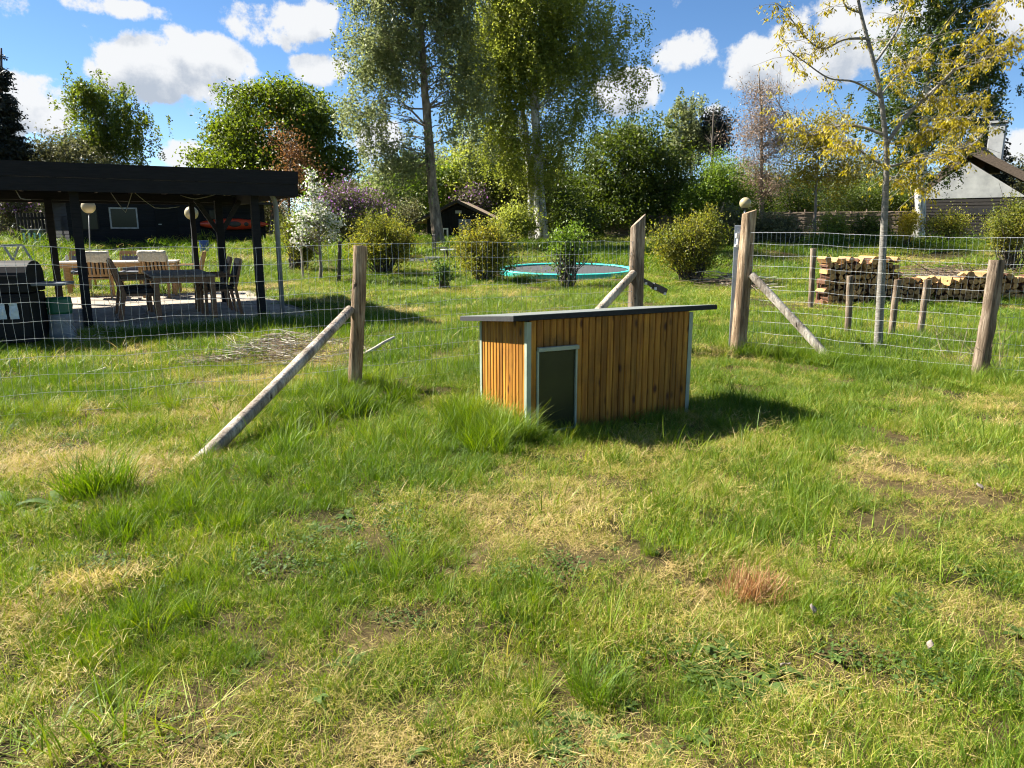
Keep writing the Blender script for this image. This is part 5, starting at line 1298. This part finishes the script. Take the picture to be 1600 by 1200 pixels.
# ------------------------------------------------------------------ grass
def blade_clump(name, n, rad, h, w, lean, curve, seg=2, flat=0.0):
    co = []; qs = []; o = 0
    r = rad * np.sqrt(RNG.random(n)); a = RNG.random(n) * 2 * np.pi
    for i in range(n):
        b = np.array([r[i] * math.cos(a[i]), r[i] * math.sin(a[i]), -.01]); hh = RNG.uniform(*h); ww = RNG.uniform(*w)
        az = a[i] + RNG.normal(0, .9) if rad > 0 else RNG.random() * 6.28
        d = np.array([math.cos(az), math.sin(az), 0]); ln = abs(RNG.normal(lean, lean * .5)); cv = RNG.uniform(.3, 1.4) * curve
        fa = RNG.random() * 6.28; side = np.array([math.cos(fa), math.sin(fa), 0]); 
        p = b.copy(); th = ln
        for k in range(seg + 1):
            u = k / seg; wk = ww * (1 - u ** 1.6) * .5 + .00025
            co.append(p - side * wk); co.append(p + side * wk)
            st = hh / seg; dirv = d * math.sin(th) + np.array([0, 0, math.cos(th)]); p = p + dirv * st; th = min(th + cv / seg, 2.0)
            if p[2] < .004: p[2] = .004 + RNG.random() * .012
        for k in range(seg): qs.append((o + 2 * k, o + 2 * k + 1, o + 2 * k + 3, o + 2 * k + 2))
        o += 2 * (seg + 1)
    return bpy.data.objects.new(name, np_mesh(name, np.array(co), np.array(qs), 'grass', True))
def rosette(name, n, L, w):
    co = []; qs = []; o = 0
    for i in range(n):
        a = i * 2.4 + RNG.normal(0, .2); d = np.array([math.cos(a), math.sin(a), 0]); s = np.array([-d[1], d[0], 0]); l = L * RNG.uniform(.6, 1.1); rise = RNG.uniform(.2, .8)
        for k in range(5):
            u = k / 4; wk = w * l / L * (math.sin(math.pi * (.12 + .85 * u)) ** .8) * .5; p = d * l * u + np.array([0, 0, l * rise * (u - .75 * u * u)]) + np.array([0, 0, .004]); co += [p - s * wk + [0, 0, .15 * wk], p + s * wk + [0, 0, .15 * wk]]
        for k in range(4): qs.append((o + 2 * k, o + 2 * k + 1, o + 2 * k + 3, o + 2 * k + 2))
        o += 10
    return bpy.data.objects.new(name, np_mesh(name, np.array(co), np.array(qs), 'leaf_weed', True))

def scatter(name, variants, pos, rot, scl, dry, idx, label, cat='grass'):
    """one stuff object: a point mesh that instances the blade clumps"""
    lib = bpy.data.collections.new(name + '_clumps')
    for i, v in enumerate(variants): v.name = '%s_%02d' % (name, i); lib.objects.link(v)
    me = bpy.data.meshes.new(name); n = len(pos); me.vertices.add(n); me.vertices.foreach_set('co', np.ascontiguousarray(pos, dtype=np.float32).ravel())
    for nm, typ, arr in (('rot', 'FLOAT_VECTOR', rot), ('scl', 'FLOAT_VECTOR', scl), ('dry', 'FLOAT', dry), ('idx', 'INT', idx)):
        at = me.attributes.new(nm, typ, 'POINT')
        at.data.foreach_set('vector' if typ == 'FLOAT_VECTOR' else 'value', np.ascontiguousarray(arr, dtype=np.int32 if typ == 'INT' else np.float32).ravel())
    me.update(); o = obj(name, me); tag(o, label, cat, None, 'stuff')
    ng = bpy.data.node_groups.new(name, 'GeometryNodeTree')
    ng.interface.new_socket('Geometry', in_out='INPUT', socket_type='NodeSocketGeometry'); ng.interface.new_socket('Geometry', in_out='OUTPUT', socket_type='NodeSocketGeometry')
    N, L = ng.nodes, ng.links
    gi = N.new('NodeGroupInput'); go = N.new('NodeGroupOutput'); ip = N.new('GeometryNodeInstanceOnPoints'); ci = N.new('GeometryNodeCollectionInfo')
    ci.inputs['Collection'].default_value = lib; ci.inputs['Separate Children'].default_value = True; ci.inputs['Reset Children'].default_value = True
    m2p = N.new('GeometryNodeMeshToPoints'); L.new(gi.outputs[0], m2p.inputs['Mesh']); L.new(m2p.outputs[0], ip.inputs['Points'])
    L.new(ci.outputs[0], ip.inputs['Instance']); ip.inputs['Pick Instance'].default_value = True
    def attr(nm, ty):
        a = N.new('GeometryNodeInputNamedAttribute'); a.data_type = ty; a.inputs['Name'].default_value = nm; return a.outputs['Attribute']
    L.new(attr('idx', 'INT'), ip.inputs['Instance Index'])
    e2r = N.new('FunctionNodeEulerToRotation'); L.new(attr('rot', 'FLOAT_VECTOR'), e2r.inputs[0]); L.new(e2r.outputs[0], ip.inputs['Rotation']); L.new(attr('scl', 'FLOAT_VECTOR'), ip.inputs['Scale'])
    L.new(ip.outputs[0], go.inputs[0])
    md = o.modifiers.new('scatter', 'NODES'); md.node_group = ng
    return o

def seg_dist(x, y, a, b):
    ax, ay, bx, by = a.x, a.y, b.x, b.y; dx, dy = bx - ax, by - ay; t = np.clip(((x - ax) * dx + (y - ay) * dy) / (dx * dx + dy * dy), 0, 1); return np.hypot(x - ax - t * dx, y - ay - t * dy)
def blocked(x, y):
    b = np.zeros(len(x), bool)
    o, al, W, Lg = DH; u = (x - o.x) * math.cos(al) + (y - o.y) * math.sin(al); v = -(x - o.x) * math.sin(al) + (y - o.y) * math.cos(al)
    b |= (u > -.01) & (u < Lg + .01) & (v > -.01) & (v < W + .01)
    a0, a1, b0, b1 = PAT; pa = (x - P1.x) * PA.x + (y - P1.y) * PA.y; pb = (x - P1.x) * PB.x + (y - P1.y) * PB.y
    b |= (pa > a0 - .02) & (pa < a1 + .02) & (pb > b0 - .02) & (pb < b1 + .02)
    tc = bpy.data.objects['trampoline'].location; b |= ((x - tc.x) / 2.35) ** 2 + ((y - tc.y) / 2.3) ** 2 < 1
    return b
def polar(n, d0, d1, half):
    a = RNG.uniform(-half, half, n); d = np.sqrt(RNG.uniform(d0 ** 2, d1 ** 2, n)); return d * np.sin(a), d * np.cos(a)
def dh_dist(x, y):
    o, al, W, Lg = DH; u = (x - o.x) * math.cos(al) + (y - o.y) * math.sin(al); v = -(x - o.x) * math.sin(al) + (y - o.y) * math.cos(al)
    du = np.maximum(np.maximum(-u, u - Lg), 0); dv = np.maximum(np.maximum(-v, v - W), 0); return np.hypot(du, dv), u, v

def sod(name, n, rad, p_straw, p_med, hk=1.0):
    """a round sod of many blades; the density thins towards its rim so that neighbours blend"""
    r = rad * np.minimum(np.abs(RNG.normal(0, .52, n)) + RNG.random(n) * .35, 1.15); a = RNG.random(n) * 2 * np.pi
    bx, by = r * np.cos(a), r * np.sin(a)
    ph = RNG.random(2) * 50
    hole = fbm(V2, bx * 16 + ph[1], by * 16 + ph[0], 2); kp = (hole > .40) | (RNG.random(n) < .25); bx, by, n = bx[kp], by[kp], int(kp.sum())
    cl = fbm(V1, bx * 11 + ph[0], by * 11 + ph[1], 2)                    # small tufts inside the sod
    u = RNG.random(n); straw = u < p_straw; med = (~straw) & (u < p_straw + p_med * np.clip(cl * 2.6 - .5, 0, 1.6))
    h = np.where(straw, RNG.uniform(.03, .11, n), np.where(med, RNG.uniform(.05, .11, n), RNG.uniform(.018, .05, n))) * hk * (.55 + .9 * cl)
    w = np.where(straw, RNG.uniform(.0014, .003, n), RNG.uniform(.002, .0042, n))
    th = np.where(straw, RNG.normal(1.25, .25, n), np.abs(RNG.normal(.45, .3, n))); cv = np.where(straw, RNG.uniform(.1, .6, n), RNG.uniform(.2, 1.3, n))
    az = RNG.random(n) * 2 * np.pi; fa = RNG.random(n) * 2 * np.pi
    d = np.stack([np.cos(az), np.sin(az), 0 * az], 1); side = np.stack([np.cos(fa), np.sin(fa), 0 * fa], 1)
    p = np.stack([bx, by, np.where(straw, RNG.uniform(0, .02, n), -.008)], 1); seg = 2; rows = []
    for k in range(seg + 1):
        wk = (w * (1 - (k / seg) ** 1.6) * .5 + .00025)[:, None]
        rows += [p - side * wk, p + side * wk]
        dv = d * np.sin(th)[:, None]; dv[:, 2] = np.cos(th); p = p + dv * (h / seg)[:, None]; th = np.minimum(th + cv / seg, 1.75); p[:, 2] = np.maximum(p[:, 2], .003)
    co = np.stack(rows, 1).reshape(-1, 3); o = (np.arange(n) * 6)[:, None]
    qs = np.concatenate([o + np.array([[0, 1, 3, 2]]), o + np.array([[2, 3, 5, 4]])], 1).reshape(-1, 4)
    me = np_mesh(name, co, qs, 'grass', True)
    at = me.attributes.new('bl', 'FLOAT', 'POINT'); bl = np.where(straw, .45, np.where(med, -.10, 0)) + RNG.normal(0, .07, n) + (cl - .5) * -.25
    at.data.foreach_set('value', np.repeat(bl, 6).astype(np.float32))
    return bpy.data.objects.new(name, me)

def make_grass():
    tall = [blade_clump('t', 52, .06, (.14, .34), (.003, .0055), .28, .9, 4) for _ in range(4)]
    cut = [blade_clump('c', 16, .07, (.14, .32), (.004, .0075), 1.15, .7, 4) for _ in range(3)]
    ros = [rosette('r', 9, .09, .03), rosette('r', 7, .06, .026), rosette('r', 11, .12, .04)]
    med = [blade_clump('m', 40, .06, (.04, .10), (.0024, .0045), .35, .8, 3) for _ in range(4)]
    def clover(name):
        n = 110; r = .14 * np.sqrt(RNG.random(n)); a = RNG.random(n) * 6.283; h = RNG.uniform(.012, .045, n); c = np.stack([r * np.cos(a), r * np.sin(a), h], 1); sz = RNG.uniform(.006, .013, n)[:, None]
        nrm = rand_unit(n) * .55; nrm[:, 2] = 1; nrm /= np.linalg.norm(nrm, axis=1, keepdims=True); t = np.cross(nrm, rand_unit(n)); t /= np.linalg.norm(t, axis=1, keepdims=True); w = np.cross(nrm, t)
        co = np.stack([c - t * sz, c - t * sz * .3 + w * sz * .75, c + t * sz * .7 + w * sz * .55, c + t * sz, c + t * sz * .7 - w * sz * .55, c - t * sz * .3 - w * sz * .75], 1).reshape(-1, 3)
        return bpy.data.objects.new(name, np_mesh(name, co, np.arange(n * 6).reshape(n, 6), 'leaf_weed'))
    NB = 2000
    sods = [sod('g', NB, .26, .12, .45, 1.0) for _ in range(4)] + [sod('g', NB, .26, .26, .28, .82) for _ in range(4)] + [sod('g', int(NB * .8), .26, .55, .12, .8) for _ in range(4)]
    var = [None] * 4 + med + tall + [None] * 3 + cut + ros + sods + [clover('k') for _ in range(3)]    # 4-7 medium, 8-11 tall, 15-17 cut, 18-20 rosettes, 21-32 sods
    for i in range(len(var)):
        if var[i] is None: var[i] = med[0].copy()
    HALF = R(47)
    XS, YS, IX, SCL, DRY = [], [], [], [], []
    def put(x, y, ix, s, dry):
        k = ~blocked(x, y); XS.append(x[k]); YS.append(y[k]); IX.append(ix[k]); SCL.append(s[k]); DRY.append(dry[k])
    def dryness(x, y):
        d = fbm(V3, x * .8 + 9, y * .8, 4); e = fbm(V4, x * 2.6, y * 2.6 + 4, 3)
        near = np.clip((6.5 - np.hypot(x, y)) / 4.5, 0, 1)
        return np.clip((d - .5) * 1.8 + (e - .5) * 1.4 + .28 + .15 * near, 0, 1)
    def vigour(x, y):
        v = fbm(V2, x * 1.1 + 31, y * 1.1, 3); w = fbm(V1, x * 3.0, y * 3.0 + 9, 2); return np.clip((v - .5) * 1.7 + (w - .5) * 1.6 + .44, 0, 1)
    for d0, d1, sp, s0 in ((.9, 3.4, .205, .82), (3.4, 6, .245, .95), (6, 9, .30, 1.15), (9, 14, .44, 1.6), (14, 24, .74, 2.6), (24, 48, 1.4, 5.0)):
        gx, gy = np.meshgrid(np.arange(-d1, d1, sp), np.arange(-.6, d1, sp)); x = gx.ravel() + RNG.uniform(-.5, .5, gx.size) * sp; y = gy.ravel() + RNG.uniform(-.5, .5, gx.size) * sp
        dd = np.hypot(x, y); k = (dd >= d0) & (dd < d1) & (np.abs(np.arctan2(x, y + 2.6)) < HALF); x, y = x[k], y[k]; n = len(x); dr = dryness(x, y); vg = vigour(x, y)
        q = dr + RNG.normal(0, .07, n) - (vg - .5) * .2
        q = q + RNG.normal(0, .12, n); ix = np.where(q < .30, 21, np.where(q < .64, 25, 29)) + RNG.integers(0, 4, n)
        s = s0 * RNG.uniform(.85, 1.15, n) * (.8 + .4 * vg)
        put(x, y, ix, s, np.clip(dr * .5 + .10 + RNG.normal(0, .04, n), 0, 1))
    # medium tufts where the grass is vigorous
    n = 9000; x, y = polar(n, 1.5, 10, HALF); vg = vigour(x, y); k = RNG.random(n) < np.clip(vg * 1.5 - .62, 0, .8) * np.clip(np.hypot(x, y) / 4.5, .35, 1); x, y = x[k], y[k]; n = len(x)
    put(x, y, RNG.integers(4, 8, n), RNG.uniform(.4, .85, n), np.clip(dryness(x, y) * .45 + RNG.normal(.05, .08, n), 0, 1))
    # taller tufts scattered
    x, y = polar(620, 2.0, 9, HALF); vg = vigour(x, y); k = RNG.random(620) < vg ** 2 * .6; x, y = x[k], y[k]
    for rep in range(2):
        put(x + RNG.normal(0, .03, len(x)), y + RNG.normal(0, .03, len(x)), RNG.integers(8, 12, len(x)), RNG.uniform(.3, .6, len(x)), np.clip(RNG.normal(.16, .10, len(x)), 0, 1))
    # named tussocks of the photograph
    for px, py, n, s, dry, sp in ((150, 775, 12, 1.05, .12, .11), (165, 835, 7, .8, .06, .10), (260, 805, 7, .75, .08, .09), (630, 905, 6, .62, .22, .09), (575, 640, 20, .95, .14, .25), (190, 1000, 6, .75, .12, .08), (270, 985, 5, .6, .08, .06), (935, 1085, 7, .6, .06, .07),
                                (820, 1100, 5, .55, .2, .06), (1060, 905, 5, .5, .1, .12), (400, 740, 8, .6, .14, .2), (480, 700, 16, .9, .15, .35), (660, 690, 14, .9, .16, .25), (420, 780, 8, .7, .18, .25), (740, 1150, 5, .5, .1, .1), (40, 1000, 6, .6, .12, .2), (1290, 905, 5, .5, .15, .2)):
        g = G(px, py); x = g.x + RNG.normal(0, sp, n); y = g.y + RNG.normal(0, sp, n); put(x, y, RNG.integers(8, 12, n), s * RNG.uniform(.7, 1.15, n), np.clip(RNG.normal(dry, .07, n), 0, 1))
    # unmown strips along the fences and round the dog house
    for (a, b), dn, s in zip(FENCE_LINES, (26, 30, 75, 60), (.75, .7, .85, .85)):
        L = math.hypot(b.x - a.x, b.y - a.y); n = int(L * dn); u = RNG.random(n); off = RNG.normal(0, .16, n); nx, ny = -(b.y - a.y) / L, (b.x - a.x) / L
        x = a.x + (b.x - a.x) * u + nx * off; y = a.y + (b.y - a.y) * u + ny * off; put(x, y, RNG.integers(8, 12, n), s * RNG.uniform(.5, 1.1, n), np.clip(RNG.normal(.17, .10, n), 0, 1))
    o, al, W, Lg = DH
    def dhp(u, v): return o.x + u * math.cos(al) - v * math.sin(al), o.y + u * math.sin(al) + v * math.cos(al)
    for (u0, v0, u1, v1), n, s in (((-.14, -.12, -.16, W), 70, 1.05), ((-.35, -.25, -.3, W), 75, .95), ((-.05, -.10, .25, -.12), 16, .6), ((.1, -.12, .5, -.10), 14, .4), ((.5, -.08, Lg, -.08), 30, .42), ((0, -.3, .7, -.25), 14, .36), ((0, W + .12, Lg, W + .12), 50, .8), ((Lg + .08, 0, Lg + .08, W), 30, .7)):
        t = RNG.random(n); u = u0 + (u1 - u0) * t + RNG.normal(0, .06, n); v = v0 + (v1 - v0) * t + RNG.normal(0, .06, n); x, y = dhp(u, v); put(x, y, RNG.integers(8, 12, n), s * RNG.uniform(.6, 1.15, n), np.clip(RNG.normal(.16, .12, n), 0, 1))
    # posts and brace feet
    for c, n in ((LP, 16), (RP, 18), (RP2, 22), (BRF, 3), (BRF2, 34), (G(1240, 560), 30), (G(1350, 575), 30)):
        put(c.x + RNG.normal(0, .17, n), c.y + RNG.normal(0, .17, n), RNG.integers(8, 12, n), RNG.uniform(.5, .95, n), np.clip(RNG.normal(.14, .08, n), 0, 1))
    # mown blades lying about
    n = 260; x, y = polar(n, 1.8, 6.5, HALF); c = fbm(V4, x * .9 + 3, y * .9 + 8, 2); k = c > .5; put(x[k], y[k], RNG.integers(15, 18, k.sum()), RNG.uniform(.6, 1.0, k.sum()), np.clip(RNG.normal(.3, .15, k.sum()), 0, 1))
    for px, py, n in ((1215, 800, 10), (1330, 885, 14), (1120, 720, 8), (1000, 1010, 8), (1180, 860, 6), (860, 800, 7), (60, 1180, 16), (250, 1130, 12)):
        g = G(px, py); put(g.x + RNG.normal(0, .13, n), g.y + RNG.normal(0, .09, n), RNG.integers(15, 18, n), RNG.uniform(.6, 1.0, n), np.clip(RNG.normal(.2, .12, n), 0, 1))
    Yb = RNG.uniform(8.1, 9.6, 60); pb_ = RNG.uniform(285, 560, 60); put((pb_ - 800) / F_PX * (Yb * math.cos(PITCH) + 1.5 * math.sin(PITCH)), Yb, RNG.integers(29, 33, 60), RNG.uniform(.8, 1.2, 60), np.full(60, .75))
    n = 900; x, y = polar(n, 1.5, 7, HALF); c = fbm(V2, x * 1.3 + 70, y * 1.3 + 12, 3); k = c > .63; put(x[k], y[k], RNG.integers(33, 36, k.sum()), RNG.uniform(.5, .85, k.sum()), np.zeros(k.sum()))
    # weeds
    n = 420; x, y = polar(n, 1.7, 6, HALF); c = fbm(V3, x * .7 + 50, y * .7 + 2, 2); k = c > .52; put(x[k], y[k], RNG.integers(18, 21, k.sum()), RNG.uniform(.25, .6, k.sum()), np.zeros(k.sum()))
    for px, py, n in ((1150, 1060, 22), (1110, 1010, 14), (870, 1130, 10), (880, 1170, 12), (1250, 1090, 12)):
        g = G(px, py); put(g.x + RNG.normal(0, .10, n), g.y + RNG.normal(0, .06, n), RNG.integers(18, 21, n), RNG.uniform(.35, .7, n), np.zeros(n))
    # longer meadow grass bands beyond the fence
    for px0, px1, Y0, Y1, n, s in ((470, 780, 16, 20, 500, 1.0), (600, 1000, 14.5, 18.5, 500, .8), (1180, 1600, 10, 14, 420, .7), (140, 560, 20, 27, 800, 1.3), (20, 420, 9.4, 10.2, 260, .55), (880, 1130, 14, 22, 350, 1.0), (1200, 1600, 16, 22, 400, 1.2)):
        for _ in range(1):
            Y = RNG.uniform(Y0, Y1, n); px = RNG.uniform(px0, px1, n); x = (px - 800) / F_PX * (Y * math.cos(PITCH) + 1.4 * math.sin(PITCH)); put(x, Y, RNG.integers(8, 12, n), s * RNG.uniform(.5, 1.1, n), np.clip(RNG.normal(.2, .1, n), 0, 1))
    x = np.concatenate(XS); y = np.concatenate(YS); z = terr(x, y); n = len(x)
    s = np.concatenate(SCL); scl = np.stack([s, s, s * RNG.uniform(.85, 1.15, n)], 1)
    far = np.hypot(x, y) > 14; scl[far, 2] *= .55
    rot = np.stack([RNG.normal(0, .10, n), RNG.normal(0, .10, n), RNG.random(n) * 6.283], 1)
    scatter('lawn_grass', var, np.stack([x, y, z], 1), rot, scl, np.concatenate(DRY), np.concatenate(IX), 'uneven green and straw coloured grass covering the whole lawn')
    print('grass instances', n)
make_grass()

def make_lawn_bits():
    # rusty dead tuft
    g = G(1172, 935); co = []; n = 420
    m = MB(); t = None
    pts = np.stack([RNG.normal(0, .06, n), RNG.normal(0, .045, n), np.zeros(n)], 1)
    for p in pts:
        a = RNG.random() * 6.28; h = RNG.uniform(.07, .17); ln = RNG.uniform(.2, 1.3); d = np.array([math.cos(a) * math.sin(ln), math.sin(a) * math.sin(ln), math.cos(ln)]); s = np.array([-math.sin(a), math.cos(a), 0]) * .0022
        q = p + d * h; m.add([p - s, p + s, q + s * .3, q - s * .3], [(0, 1, 2, 3)])
    o = m.build('dead_tuft', 'dead_grass'); o.location = g; tag(o, 'rusty brown tuft of dead grass in the right foreground lawn', 'dead grass', None, 'stuff')
    def leafbit(px, py, s, lab):
        g = G(px, py); m = MB(); n = 5; vs = []
        for i in range(n):
            u = i / (n - 1); w = s * .35 * math.sin(math.pi * (.1 + .8 * u)); vs += [(-w, s * (u - .5), .01 + .35 * w), (0, s * (u - .5), .0 + .02 * u), (w, s * (u - .5), .01 + .5 * w)]
        m.add(vs, [(3 * i + j, 3 * i + j + 1, 3 * i + j + 4, 3 * i + j + 3) for i in range(n - 1) for j in (0, 1)])
        o = m.build('dry_leaf', 'dead_leaf', None, True); o.location = g + Vector((0, 0, .045)); o.rotation_euler = (random.uniform(.2, .9), random.uniform(-.5, .5), random.uniform(0, 6)); sl = o.modifiers.new('s', 'SOLIDIFY'); sl.thickness = .001
        tag(o, lab, 'leaf', 'pale dry leaves on the lawn')
    leafbit(1266, 972, .04, 'pale dry leaf right of the rusty dead tuft'); leafbit(1226, 1062, .035, 'pale dry leaf below the rusty dead tuft'); leafbit(1528, 774, .045, 'pale dry leaf in the lawn near the right edge')
    leafbit(1450, 1030, .032, 'pale dry leaf in the lower right lawn'); leafbit(338, 648, .05, 'whitish dry leaf left of the long brace pole')
    def leafy(px, py, n, L, w, lab):
        g = G(px, py); o = rosette('leafy_weed', n, L, w); COL.objects.link(o); o.name = 'leafy_weed'; o.location = g; tag(o, lab, 'weed')
    leafy(12, 800, 9, .26, .07, 'broad-leaved weed in the grass at the left edge'); leafy(22, 552, 14, .30, .09, 'leafy green weed in front of the black grill')
    leafy(95, 795, 8, .20, .05, 'narrow-leaved weed beside the large grass tussock on the left')
make_lawn_bits()
for m in bpy.data.meshes: pass
